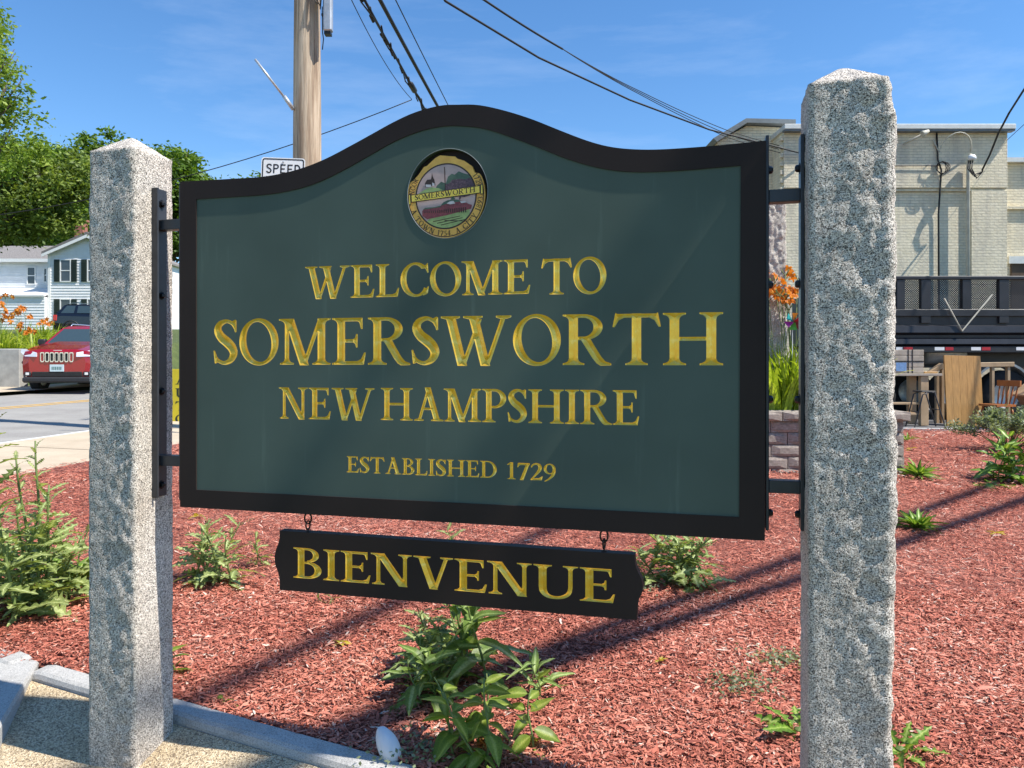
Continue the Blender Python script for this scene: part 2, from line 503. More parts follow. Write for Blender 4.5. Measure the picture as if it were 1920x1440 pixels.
# shredded wood chips, real slivers lying on the bed
def inside(poly, x, y):
    r = np.zeros(len(x), bool); n = len(poly)
    for i in range(n):
        x0, y0 = poly[i]; x1, y1 = poly[(i+1) % n]
        c = ((y0 > y) != (y1 > y)) & (x < (x1-x0)*(y-y0)/((y1-y0) if y1 != y0 else 1e-9) + x0)
        r ^= c
    return r
def chips(n, y0, y1, lmin, lmax, seed, lift, two=True):
    g = np.random.default_rng(seed)
    y = np.sqrt(g.uniform(y0*y0, y1*y1, n)); k = g.uniform(-0.85, 1.15, n); x = k*y
    keep = inside(bed, x, y); x = x[keep]; y = y[keep]; n = len(x)
    L = g.uniform(lmin, lmax, n)*g.choice([0.6, 1.0, 1.0, 1.5], n)*np.where(g.random(n) < 0.006, 2.0, 1.0); w = L*g.uniform(0.12, 0.34, n)
    a = g.uniform(0, math.pi*2, n); tilt = g.normal(0, 0.20, n); roll = g.normal(0, 0.38, n)
    d = np.stack([np.cos(a)*np.cos(tilt), np.sin(a)*np.cos(tilt), np.sin(tilt)], 1)
    s = np.stack([-np.sin(a)*np.cos(roll), np.cos(a)*np.cos(roll), np.sin(roll)], 1)
    z = GA + GB*x + GC*y + g.uniform(0.0, lift, n)
    c = np.stack([x, y, z], 1)
    up = np.array([0, 0, 1.0])
    bow = g.uniform(-0.05, 0.10, n)[:, None]*L[:, None]
    v = np.empty((n, 6, 3))
    hl = d*L[:, None]*0.5; hw = s*w[:, None]*0.5
    v[:, 0] = c-hl-hw*0.5; v[:, 1] = c-hl+hw*0.4; v[:, 2] = c+hw+up*bow; v[:, 3] = c-hw+up*bow
    v[:, 4] = c+hl+hw*0.6; v[:, 5] = c+hl-hw*0.35
    b = (np.arange(n)*6)[:, None]
    if two: f = np.concatenate([b+np.array([[0, 3, 2, 1]]), b+np.array([[3, 5, 4, 2]])], 0)
    else: f = b+np.array([[0, 5, 4, 1]])
    patch = 0.5 + 0.5*np.sin(x*1.7+1.1*np.sin(y*1.3))*np.sin(y*2.1+x*0.6)
    patch = patch*0.5+0.25*(1+np.sin(x*5.3+2*np.sin(y*3.7))*np.sin(y*4.9+1.5*np.sin(x*2.9)))
    tone = np.clip(g.normal(0.46, 0.19, n) + 0.30*(patch-0.5) + (g.random(n) < 0.022)*0.5, 0, 1)
    return v.reshape(-1, 3), f, np.repeat(tone, 6)
def mk_chip_mat():
    t = NT('wood_chips')
    a = t.node('ShaderNodeAttribute'); a.attribute_name = 'tone'
    c = t.ramp(a.outputs['Fac'], [(0.0, (0.11, 0.034, 0.024)), (0.22, (0.30, 0.082, 0.054)), (0.5, (0.52, 0.17, 0.112)), (0.75, (0.62, 0.27, 0.19)), (0.9, (0.62, 0.38, 0.29)), (1.0, (0.64, 0.52, 0.43))])
    c = t.mix(c, (0.6, 0.5, 0.48), t.ramp(t.noise(t.coords((1, 1, 1)), 150, 2), [(0.5, (0, 0, 0)), (0.7, (0.5,)*3)]), 'MULTIPLY')
    t.color(c); t.set(Roughness=0.85)
    t.bsdf.inputs['Specular IOR Level'].default_value = 0.25
    M['chips'] = t.mat
mk_chip_mat()
vs = []; fs = []; ts = []; base = 0
for args in ((330000, 1.6, 4.2, 0.010, 0.028, 1, 0.017), (270000, 4.0, 7.5, 0.017, 0.036, 2, 0.022, False), (170000, 7.2, 13.4, 0.028, 0.060, 3, 0.026, False)):
    v, f, t_ = chips(*args)
    vs.append(v); fs.append(f+base); ts.append(t_); base += len(v)
me = np_mesh('mulch_chips', np.concatenate(vs), np.concatenate(fs), np.concatenate(ts))
newobj('mulch_chips', me, None, M['chips'], 'stuff')
o = bpy.data.objects['mulch_chips']
tag(o, 'red shredded wood mulch covering the planting bed', 'mulch')
# ------------------------------------------------------------------ serif lettering (outlines drawn here, cap height = 1)
S_, T_ = 0.175, 0.085            # thick and thin stroke
def q(p0, c, p1, n=4):
    return [((1-t)**2*p0[0]+2*t*(1-t)*c[0]+t*t*p1[0], (1-t)**2*p0[1]+2*t*(1-t)*c[1]+t*t*p1[1]) for t in [i/n for i in range(n+1)]]
def stem(xc, w=S_, y0=0.0, y1=1.0, sb=(0.12, 0.12), st=(0.12, 0.12)):
    l, r = xc-w/2, xc+w/2; th, br = 0.045, 0.085
    p = []
    if sb:
        p += [(l-sb[0], y0), (r+sb[1], y0)]
        p += q((r+sb[1], y0+th*0.8), (r+0.015, y0+th), (r, y0+th+br)) if sb[1] > 0.02 else [(r, y0)]
    else: p += [(l, y0), (r, y0)]
    if st:
        p += q((r, y1-th-br), (r+0.015, y1-th), (r+st[1], y1-th*0.8)) if st[1] > 0.02 else [(r, y1)]
        p += [(r+st[1], y1), (l-st[0], y1)]
        p += q((l-st[0], y1-th*0.8), (l-0.015, y1-th), (l, y1-th-br)) if st[0] > 0.02 else [(l, y1)]
    else: p += [(r, y1), (l, y1)]
    if sb:
        p += q((l, y0+th+br), (l-0.015, y0+th), (l-sb[0], y0+th*0.8)) if sb[0] > 0.02 else [(l, y0)]
    return p
def para(x0, y0, x1, y1, w):          # slanted stroke, w measured horizontally
    return [(x0-w/2, y0), (x0+w/2, y0), (x1+w/2, y1), (x1-w/2, y1)]
def serif(xc, y, half, up):           # flat serif; up=+1 sits below the line y
    s = -1 if up > 0 else 1
    return [(xc-half, y), (xc+half, y), (xc+half, y+s*0.038), (xc+half*0.45, y+s*0.065), (xc-half*0.45, y+s*0.065), (xc-half, y+s*0.038)]
def crom(pts, n=6):
    out = []
    P_ = [pts[0]] + list(pts) + [pts[-1]]
    for i in range(1, len(P_)-2):
        p0, p1, p2, p3 = [np.array(P_[i+k-1], float) for k in range(4)]
        for j in range(n):
            t = j/n
            out.append(tuple(0.5*((2*p1)+(-p0+p2)*t+(2*p0-5*p1+4*p2-p3)*t*t+(-p0+3*p1-3*p2+p3)*t**3)))
    out.append(tuple(pts[-1]))
    return out
def ribbon(pts, n=6):                  # pts: (x, y, width)
    c = crom(pts, n); L = []; Rr = []
    for i, (x, y, w) in enumerate(c):
        a = c[max(i-1, 0)]; b = c[min(i+1, len(c)-1)]
        dx, dy = b[0]-a[0], b[1]-a[1]; l = math.hypot(dx, dy) or 1
        nx, ny = -dy/l, dx/l
        L.append((x+nx*w/2, y+ny*w/2)); Rr.append((x-nx*w/2, y-ny*w/2))
    return L + Rr[::-1]
def ring(cx, cy, rx, ry, wx, wy, tilt=0.0, a0=0, a1=360, n=30, sq=0.0):
    """curved stroke between an outer and an inner ellipse"""
    o = []; i_ = []
    for k in range(n+1):
        a = math.radians(a0+(a1-a0)*k/n); b = a
        o.append((cx+rx*math.cos(a), cy+ry*math.sin(a)))
        ix, iy = (rx-wx)*math.cos(b), (ry-wy)*math.sin(b)
        ct, st_ = math.cos(tilt), math.sin(tilt)
        i_.append((cx+ix*ct-iy*st_, cy+ix*st_+iy*ct))
    return o + i_[::-1]
def full_ring(*a, **k):
    return [ring(*a, a0=0, a1=180, **k), ring(*a, a0=180, a1=360, **k)]
def gE(w=0.76):
    return [stem(0.21, S_, sb=(0.12, 0.0), st=(0.12, 0.0)),
            [(0.2, 1), (0.2, 0.925), (0.58, 0.925), (0.62, 0.90), (0.66, 0.76), (0.695, 0.76), (0.69, 1.0)],
            [(0.2, 0.545), (0.2, 0.475), (0.48, 0.475), (0.53, 0.44), (0.545, 0.365), (0.58, 0.365), (0.58, 0.655), (0.545, 0.655), (0.53, 0.58), (0.48, 0.545)],
            [(0.2, 0), (0.2, 0.075), (0.57, 0.078), (0.66, 0.12), (0.725, 0.26), (0.765, 0.26), (0.72, 0.0)]], 0.775
def gL():
    return [stem(0.21, S_, sb=(0.12, 0.0)), [(0.2, 0), (0.2, 0.075), (0.53, 0.078), (0.63, 0.12), (0.695, 0.27), (0.735, 0.27), (0.69, 0.0)]], 0.74
def gI(): return [stem(0.21)], 0.42
def gH(): return [stem(0.21), stem(0.87), [(0.25, 0.465), (0.83, 0.465), (0.83, 0.54), (0.25, 0.54)]], 1.08
def gT():
    return [stem(0.45, S_, st=(0.0, 0.0)), [(0.09, 0.995), (0.055, 1.02), (0.0, 0.74), (0.04, 0.735), (0.12, 0.87), (0.22, 0.92), (0.68, 0.92), (0.78, 0.87), (0.86, 0.735), (0.90, 0.74), (0.845, 1.02), (0.81, 0.995)]], 0.90
def gO(): return full_ring(0.475, 0.5, 0.475, 0.52, 0.175, 0.075, tilt=0.16), 0.95
def gC():
    return [ring(0.475, 0.5, 0.475, 0.52, 0.19, 0.075, tilt=0.10, a0=42, a1=325, n=34),
            [(0.77, 0.93), (0.845, 1.0), (0.865, 0.70), (0.83, 0.695), (0.79, 0.80), (0.70, 0.88)],
            [(0.70, 0.13), (0.75, 0.18), (0.86, 0.30), (0.875, 0.28), (0.85, 0.09), (0.80, 0.05), (0.70, 0.02)]], 0.875
def gS():
    return [ribbon([(0.535, 0.80, 0.05), (0.47, 0.91, 0.075), (0.33, 0.965, 0.085), (0.17, 0.90, 0.14), (0.115, 0.76, 0.19), (0.20, 0.61, 0.215), (0.34, 0.50, 0.225), (0.46, 0.38, 0.215), (0.505, 0.24, 0.19), (0.43, 0.10, 0.135), (0.28, 0.035, 0.085), (0.13, 0.085, 0.075), (0.05, 0.19, 0.05)], 5),
            [(0.46, 0.96), (0.545, 1.0), (0.575, 0.98), (0.575, 0.72), (0.54, 0.715), (0.49, 0.86)],
            [(0.11, 0.04), (0.04, 0.02), (0.005, 0.31), (0.04, 0.315), (0.09, 0.18)]], 0.61
def gM():
    return [stem(0.165, 0.10, st=(0.14, 0.0), sb=(0.115, 0.115)), stem(0.97, S_, st=(0.0, 0.12)),
            para(0.575, -0.015, 0.22, 1.0, 0.215), [(0.52, -0.015), (0.615, -0.015), (0.96, 0.9), (1.0, 1.0), (0.90, 1.0)],
            [(0.555, -0.015), (0.62, -0.015), (0.60, 0.18), (0.5, 0.18)]], 1.18
def gN():
    return [stem(0.155, 0.095, st=(0.145, 0.0), sb=(0.11, 0.11)), stem(0.82, 0.095, sb=None, y0=0.0, st=(0.12, 0.12)),
            para(0.78, -0.02, 0.20, 1.0, 0.215), [(0.70, -0.02), (0.8675, -0.02), (0.8675, 0.3), (0.772, 0.3)]], 0.99
def gW():
    return [para(0.44, -0.02, 0.19, 1.0, 0.20), para(0.46, -0.02, 0.80, 0.93, 0.09), para(0.92, -0.02, 0.67, 1.0, 0.20), para(0.945, -0.02, 1.29, 0.97, 0.095),
            serif(0.19, 1.0, 0.20, 1), serif(0.66, 1.0, 0.20, 1), serif(0.905, 1.0, 0.115, 1) if False else serif(0.67, 1.0, 0.19, 1), serif(1.29, 1.0, 0.155, 1),
            [(0.36, -0.02), (0.5, -0.02), (0.53, 0.1), (0.33, 0.1)], [(0.85, -0.02), (0.985, -0.02), (1.02, 0.1), (0.81, 0.1)]], 1.445
def gV():
    return [para(0.50, -0.02, 0.21, 1.0, 0.20), para(0.53, -0.02, 0.80, 0.97, 0.095), serif(0.21, 1.0, 0.21, 1), serif(0.81, 1.0, 0.155, 1),
            [(0.42, -0.02), (0.57, -0.02), (0.60, 0.1), (0.39, 0.1)]], 0.965
def gA():
    return [para(0.18, 0.0, 0.50, 1.03, 0.095), para(0.77, 0.0, 0.46, 1.03, 0.20), serif(0.17, 0.0, 0.155, -1), serif(0.775, 0.0, 0.205, -1),
            [(0.28, 0.335), (0.66, 0.335), (0.66, 0.405), (0.28, 0.405)]], 0.98
def gR():
    return [stem(0.21, S_, st=(0.12, 0.0)), ring(0.40, 0.745, 0.37, 0.255, 0.175, 0.07, a0=-90, a1=90, n=22),
            [(0.2, 1.0), (0.2, 0.93), (0.41, 0.93), (0.41, 1.0)], [(0.2, 0.49), (0.41, 0.49), (0.41, 0.56), (0.2, 0.56)],
            [(0.34, 0.52), (0.53, 0.53), (0.60, 0.40), (0.74, 0.17), (0.82, 0.075), (0.93, 0.035), (0.935, -0.005), (0.73, -0.012), (0.66, 0.03), (0.58, 0.13)]], 0.92
def gP():
    return [stem(0.21, S_, st=(0.12, 0.0)), ring(0.38, 0.71, 0.375, 0.29, 0.175, 0.07, a0=-95, a1=90, n=24),
            [(0.2, 1.0), (0.2, 0.93), (0.40, 0.93), (0.40, 1.0)], [(0.2, 0.425), (0.37, 0.425), (0.37, 0.49), (0.2, 0.50)]], 0.76
def gB():
    return [stem(0.21, S_, st=(0.12, 0.0), sb=(0.12, 0.0)), ring(0.37, 0.765, 0.31, 0.235, 0.155, 0.065, a0=-90, a1=90, n=20), ring(0.38, 0.275, 0.37, 0.275, 0.18, 0.07, a0=-90, a1=90, n=22),
            [(0.2, 1.0), (0.2, 0.935), (0.38, 0.935), (0.38, 1.0)], [(0.2, 0.485), (0.40, 0.485), (0.40, 0.595), (0.38, 0.595), (0.38, 0.55), (0.2, 0.55)] if False else [(0.2, 0.485), (0.385, 0.485), (0.385, 0.59), (0.36, 0.55), (0.2, 0.55)],
            [(0.2, 0.0), (0.39, 0.0), (0.39, 0.07), (0.2, 0.07)]], 0.76
def gD():
    return [stem(0.21, S_, st=(0.12, 0.0), sb=(0.12, 0.0)), ring(0.42, 0.5, 0.53, 0.50, 0.185, 0.07, a0=-90, a1=90, n=28),
            [(0.2, 1.0), (0.2, 0.93), (0.43, 0.93), (0.43, 1.0)], [(0.2, 0.0), (0.43, 0.0), (0.43, 0.07), (0.2, 0.07)]], 0.97
def gU():
    return [stem(0.21, S_, y0=0.33, sb=None), stem(0.83, 0.095, y0=0.33, sb=None), ribbon([(0.21, 0.36, 0.175), (0.23, 0.20, 0.17), (0.33, 0.07, 0.12), (0.52, 0.03, 0.085), (0.70, 0.085, 0.10), (0.80, 0.20, 0.10), (0.83, 0.36, 0.095)], 6)], 1.0
def gY():
    return [stem(0.46, S_, y1=0.45, st=None), para(0.44, 0.40, 0.20, 1.0, 0.19), para(0.50, 0.40, 0.76, 0.97, 0.095), serif(0.20, 1.0, 0.2, 1), serif(0.77, 1.0, 0.15, 1)], 0.93
def gK():
    return [stem(0.21), para(0.36, 0.45, 0.75, 0.97, 0.10), para(0.83, 0.03, 0.46, 0.58, 0.2), serif(0.75, 1.0, 0.17, 1), serif(0.82, 0.0, 0.16, -1)], 0.98
def g1(): return [stem(0.27, 0.16, st=(0, 0)), [(0.20, 1.0), (0.20, 0.86), (0.06, 0.83), (0.05, 0.87)]], 0.52
def g7(): return [[(0.03, 0.98), (0.0, 0.72), (0.035, 0.71), (0.10, 0.83), (0.16, 0.85), (0.62, 0.86), (0.62, 0.98)], [(0.44, 0.9), (0.61, 0.95), (0.30, -0.03), (0.12, -0.03)]], 0.62
def g2(): return [ribbon([(0.04, 0.74, 0.06), (0.11, 0.88, 0.09), (0.28, 0.955, 0.10), (0.44, 0.87, 0.15), (0.47, 0.70, 0.17), (0.40, 0.52, 0.15), (0.24, 0.30, 0.11), (0.07, 0.07, 0.08)], 5), [(0.0, 0.0), (0.02, 0.10), (0.40, 0.12), (0.56, 0.24), (0.60, 0.23), (0.54, 0.0)]], 0.60
def g9(): return full_ring(0.30, 0.68, 0.29, 0.31, 0.145, 0.065, tilt=0.1) + [ribbon([(0.515, 0.66, 0.15), (0.50, 0.46, 0.15), (0.40, 0.24, 0.13), (0.22, 0.06, 0.09), (0.05, -0.05, 0.05)], 5)], 0.62
def g8(): return full_ring(0.29, 0.76, 0.24, 0.24, 0.10, 0.06) + full_ring(0.29, 0.27, 0.29, 0.27, 0.13, 0.07), 0.60
def g3(): return [ring(0.25, 0.75, 0.26, 0.25, 0.13, 0.07, a0=-90, a1=150, n=20), ring(0.25, 0.27, 0.31, 0.27, 0.15, 0.07, a0=-150, a1=90, n=20)], 0.58
def g4(): return [stem(0.42, 0.15, st=(0, 0), sb=(0.09, 0.09)), [(0.0, 0.25), (0.58, 0.25), (0.58, 0.33), (0.0, 0.33)], [(0.0, 0.33), (0.10, 0.33), (0.40, 0.9), (0.40, 1.0)]], 0.62
def g5(): return [[(0.10, 0.98), (0.12, 0.52), (0.19, 0.52), (0.17, 0.87), (0.53, 0.87), (0.56, 0.98)], ring(0.24, 0.30, 0.32, 0.31, 0.15, 0.075, a0=-140, a1=115, n=24)], 0.58
def gdot(): return [[(0.02, 0.07), (0.07, 0.15), (0.15, 0.15), (0.2, 0.07), (0.15, 0.0), (0.07, 0.0)]], 0.24
GL = dict(E=gE, L=gL, I=gI, H=gH, T=gT, O=gO, C=gC, S=gS, M=gM, N=gN, W=gW, V=gV, A=gA, R=gR, P=gP, B=gB, D=gD, U=gU, Y=gY, K=gK)
GL.update({'1': g1, '7': g7, '2': g2, '9': g9, '8': g8, '3': g3, '4': g4, '5': g5, '.': gdot})
GAP = 0.035

def winding(poly, x, y):
    w = np.zeros(len(x), int); n = len(poly)
    for i in range(n):
        x0, y0 = poly[i]; x1, y1 = poly[(i+1) % n]
        cr = (x1-x0)*(y-y0)-(x-x0)*(y1-y0)
        w += ((y0 <= y) & (y1 > y) & (cr > 0)).astype(int)
        w -= ((y0 > y) & (y1 <= y) & (cr < 0)).astype(int)
    return w != 0
def union_outline(polys, eps=1e-4):
    """union of simple polygons -> (triangulated verts, tris, boundary edges oriented with the inside on the left)"""
    V = []; E = []
    for p in polys:
        b = len(V); V += [Vector((float(a), float(c))) for a, c in p]
        E += [(b+i, b+(i+1) % len(p)) for i in range(len(p))]
    ov, oe, of, *_ = delaunay_2d_cdt(V, E, [], 0, eps)
    vs = np.array([(v.x, v.y) for v in ov]); tri = np.array([list(f) for f in of])
    c = vs[tri].mean(1)
    ins = np.zeros(len(tri), bool)
    for p in polys: ins |= winding(p, c[:, 0], c[:, 1])
    tri = tri[ins]
    a, b_, c_ = vs[tri[:, 0]], vs[tri[:, 1]], vs[tri[:, 2]]
    ar = (b_[:, 0]-a[:, 0])*(c_[:, 1]-a[:, 1])-(b_[:, 1]-a[:, 1])*(c_[:, 0]-a[:, 0])
    tri[ar < 0] = tri[ar < 0][:, ::-1]
    ed = {}
    for t in tri:
        for i in range(3):
            e = (int(t[i]), int(t[(i+1) % 3]))
            if (e[1], e[0]) in ed: del ed[(e[1], e[0])]
            else: ed[e] = 1
    return vs, tri, list(ed.keys())
def seg_dist(p, A, B):
    """distance of points p (n,2) to a set of segments"""
    d = B-A; L2 = (d**2).sum(1)+1e-12
    best = np.full(len(p), 1e9)
    for i in range(0, len(p), 400):
        q_ = p[i:i+400]
        t = np.clip(((q_[:, None]-A[None])*d[None]).sum(2)/L2[None], 0, 1)
        r = A[None]+t[..., None]*d[None]-q_[:, None]
        best[i:i+400] = np.sqrt((r**2).sum(2)).min(1)
    return best
GCACHE = {}
def carve(ch):
    """V-cut letter: outline at the surface, facets falling to the medial ridge -> (boundary loops edges, verts2d, depth, tris, width)"""
    if ch in GCACHE: return GCACHE[ch]
    polys, w = GL[ch]()
    vs, tri, be = union_outline(polys)
    # resample the boundary
    pts = []; E = []; idx = {}
    def pid(p):
        k = (round(p[0], 5), round(p[1], 5))
        if k not in idx: idx[k] = len(pts); pts.append(p)
        return idx[k]
    samp = []; nrm = []
    for a, b in be:
        A, B = vs[a], vs[b]; L = np.hypot(*(B-A)); n = max(1, int(L/0.045))
        prev = pid(tuple(A))
        for i in range(1, n+1):
            p = A+(B-A)*i/n; cur = pid(tuple(p)); E.append((prev, cur)); prev = cur
        for t in ((np.arange(n)+0.5)/n):
            samp.append(A+(B-A)*t); nrm.append(np.array([-(B-A)[1], (B-A)[0]])/max(L, 1e-9))
    samp = np.array(samp); nrm = np.array(nrm)
    SA = np.array([vs[a] for a, b in be]); SB = np.array([vs[b] for a, b in be])
    lo = np.zeros(len(samp)); hi = np.full(len(samp), 0.2)
    for _ in range(14):
        mid = (lo+hi)/2
        ok = seg_dist(samp+nrm*mid[:, None], SA, SB) >= mid-5e-4
        lo = np.where(ok, mid, lo); hi = np.where(ok, hi, mid)
    ridge = samp+nrm*lo[:, None]; keep = lo > 0.012
    ridge = ridge[keep]
    V = [Vector(p) for p in pts]+[Vector((float(p[0]), float(p[1]))) for p in ridge]
    ov, oe, of, *_ = delaunay_2d_cdt(V, E, [], 0, 0.004)
    v2 = np.array([(v.x, v.y) for v in ov]); t2 = np.array([list(f) for f in of])
    c = v2[t2].mean(1); ins = np.zeros(len(t2), bool)
    for p in polys: ins |= winding(p, c[:, 0], c[:, 1])
    t2 = t2[ins]
    dep = seg_dist(v2, SA, SB); dep[dep < 0.006] = 0
    a, b_, c_ = v2[t2[:, 0]], v2[t2[:, 1]], v2[t2[:, 2]]
    ar = (b_[:, 0]-a[:, 0])*(c_[:, 1]-a[:, 1])-(b_[:, 1]-a[:, 1])*(c_[:, 0]-a[:, 0])
    t2[ar < 0] = t2[ar < 0][:, ::-1]
    loops = [(tuple(pts[i]), tuple(pts[j])) for i, j in E]
    GCACHE[ch] = (loops, v2, dep, t2, w)
    return GCACHE[ch]
def layout(text, x0, x1, gap=GAP, space=0.30):
    """x position of each letter so that the text runs exactly from x0 to x1; returns (ch, x, sx)"""
    tot = 0; pos = []
    for ch in text:
        if ch == ' ': tot += space; continue
        pos.append((ch, tot)); tot += GL[ch]()[1]+gap
    tot -= gap
    s = (x1-x0)/tot
    return [(ch, x0+p*s, s) for ch, p in pos]
def flat_text_polys(text, gap=0.05, space=0.35):
    out = []; tot = 0
    for ch in text:
        if ch == ' ': tot += space; continue
        polys, w = GL[ch]()
        out.append((polys, tot, w)); tot += w+gap
    return out, tot-gap
# ------------------------------------------------------------------ the welcome sign
HS = 1.07                                            # height of the sign board at its ends
dl, dr = F*HS/610.0, F*HS/748.0
SL = Vector(((339-960)/F*dl, dl)); SR = Vector(((1435-960)/F*dr, dr))
SU = (SR-SL).normalized(); SW = (SR-SL).length
SV = Vector((-SU.y, SU.x))                           # behind the sign
SRZ = math.atan2(SU.y, SU.x)
def splane(px, py, v=0.0):
    """photo pixel -> (u, z) on the sign plane (v metres behind its face)"""
    k = (px-960)/F
    o = SL + SV*v
    # o + u*SU = (k*d, d)
    u = (k*o.y-o.x)/(SU.x-k*SU.y)
    d = o.y+u*SU.y
    return (u, CAMZ-(py-HY)/F*d)
def S2W(u, v, z): return Vector((SL.x+SU.x*u+SV.x*v, SL.y+SU.y*u+SV.y*v, z))
sgn = empty('welcome_sign', (SL.x, SL.y, 0), SRZ, 'dark green welcome sign with black border and gold carved letters between granite posts', 'sign')

top_out = [(339,341),(430,336),(500,331),(560,318),(610,299),(660,273),(700,251),(740,229),(780,211),(825,199),(860,197),(900,198),(950,209),(1000,225),(1050,245),(1100,264),(1140,275),(1180,280),(1230,281),(1300,277),(1370,271),(1436,264)]
top_in = [(369,374),(430,370),(490,366),(540,359),(590,345),(640,322),(690,294),(740,266),(790,246),(835,237),(870,237),(910,242),(960,258),(1010,277),(1060,297),(1110,312),(1160,321),(1210,323),(1280,320),(1340,315),(1389,311)]
def curve_px(pts): return [splane(*p) for p in crom(pts, 4)]
outer = [splane(339, 950), splane(1434, 1013.5)] + curve_px(top_out)[::-1]
inner = [splane(369, 918), splane(1386, 969)] + curve_px(top_in)[::-1]

TH = 0.050
texts = []
def add_text(txt, xl, xr, ybl, ybr, ytl, ytr, board):
    """pixel box of a line of text: baseline from (xl, ybl) to (xr, ybr), cap line from ytl to ytr"""
    b0, b1 = splane(xl, ybl), splane(xr, ybr); t0, t1 = splane(xl, ytl), splane(xr, ytr)
    zb = (b0[1]+b1[1])/2; zt = (t0[1]+t1[1])/2
    for ch, x, sx in layout(txt, b0[0], b1[0]):
        texts.append((ch, x, zb, sx, zt-zb, board))
add_text('WELCOME', 573, 995, 558, 553, 500, 486, 0)
add_text('TO', 1015, 1137, 552, 550.5, 486, 481, 0)
add_text('SOMERSWORTH', 400, 1356, 683, 685.5, 599, 586, 0)
add_text('NEW', 525, 702, 784, 789, 727, 727, 0)
add_text('HAMPSHIRE', 714, 1199, 787, 798, 728, 731, 0)
add_text('ESTABLISHED', 650, 932, 886, 896, 856, 864, 0)
add_text('1729', 949, 1043, 898, 902, 867, 869, 0)
add_text('BIENVENUE', 550, 1154, 1084, 1130, 1027, 1067, 1)

def carved_board(poly, texts_, holes, thick, name, mat, parent, back=True, y0=0.0):
    """board front with letter openings, sides and back; the cut-out letters are separate gold parts"""
    V = []; E = []
    def loop(pts):
        b = len(V); V.extend(Vector((float(a), float(c))) for a, c in pts)
        E.extend((b+i, b+(i+1) % len(pts)) for i in range(len(pts)))
    loop(poly)
    for h in holes: loop(h)
    lets = []
    for ch, x, z, sx, sz, bi in texts_:
        loops, v2, dep, t2, w = carve(ch)
        b = len(V); mp = {}
        for a, c in loops:
            for p in (a, c):
                if p not in mp: mp[p] = len(V); V.append(Vector((x+p[0]*sx, z+p[1]*sz)))
            E.append((mp[a], mp[c]))
    ov, oe, of, *_ = delaunay_2d_cdt(V, E, [], 0, 2e-5)
    vs = np.array([(v.x, v.y) for v in ov]); tri = np.array([list(f) for f in of]); c = vs[tri].mean(1)
    ins = winding(poly, c[:, 0], c[:, 1])
    for h in holes: ins &= ~winding(h, c[:, 0], c[:, 1])
    for ch, x, z, sx, sz, bi in texts_:
        polys, w = GL[ch]()
        for p in polys:
            ins &= ~winding([(x+a*sx, z+b*sz) for a, b in p], c[:, 0], c[:, 1])
    tri = tri[ins]
    mb = MB()
    mb.add([(p[0], y0, p[1]) for p in vs], [tuple(t) for t in tri])
    n = len(poly)
    ring_v = [(p[0], y0, p[1]) for p in poly]+[(p[0], y0+thick, p[1]) for p in poly]
    mb.add(ring_v, [(i, (i+1) % n, n+(i+1) % n, n+i) for i in range(n)]+[tuple(range(n, 2*n))])
    for h in holes:
        m = len(h)
        mb.add([(p[0], y0, p[1]) for p in h]+[(p[0], y0+0.022, p[1]) for p in h], [(i, (i+1) % m, m+(i+1) % m, m+i) for i in range(m)]+[tuple(range(m, 2*m))])
    o = mb.build(name, mat, parent, fix=False)
    return o
def letter_parts(texts_, parent, y0=0.0, k=0.50):
    mc = {}
    for ch, x, z, sx, sz, bi in texts_:
        key = (ch, round(sx, 5), round(sz, 5))
        if key not in mc:
            loops, v2, dep, t2, w = carve(ch)
            me = bpy.data.meshes.new('letter')
            me.from_pydata([(a*sx, d*k*(sx+sz)/2, b*sz) for (a, b), d in zip(v2, dep)], [], [tuple(t) for t in t2])
            me.materials.append(M['gold']); me.update()
            mc[key] = me
        o = newobj('letter', mc[key], parent)
        o.location = (x, y0, z)
        o['label'] = 'gold letter ' + ch if not ch.isdigit() else 'gold figure ' + ch

# seal: round recess in the panel
sc_px, sc_py = 838.5, 366.0
scu = splane(838.5, 362); SEALC = scu
pr = (splane(838.5, 278)[1]-splane(838.5, 446)[1])/2
rec_r = 0.135
e1 = splane(762, 365)[0]; e2 = splane(914, 365)[0]; rec_ru = (e2-e1)/2
rec_ru = (splane(915, 362)[0]-splane(764, 362)[0])/2
rec_c = ((splane(915, 362)[0]+splane(764, 362)[0])/2, (splane(838, 279)[1]+splane(838, 447)[1])/2)
rec_rz = (splane(838, 279)[1]-splane(838, 447)[1])/2
NS = 72
rec = [(rec_c[0]+rec_ru*math.cos(2*math.pi*i/NS), rec_c[1]+rec_rz*math.sin(2*math.pi*i/NS)) for i in range(NS)]

main_t = [t for t in texts if t[5] == 0]; hang_t = [t for t in texts if t[5] == 1]
carved_board(inner, main_t, [rec], TH, 'panel', M['panel_green'], sgn)
letter_parts(main_t, sgn)
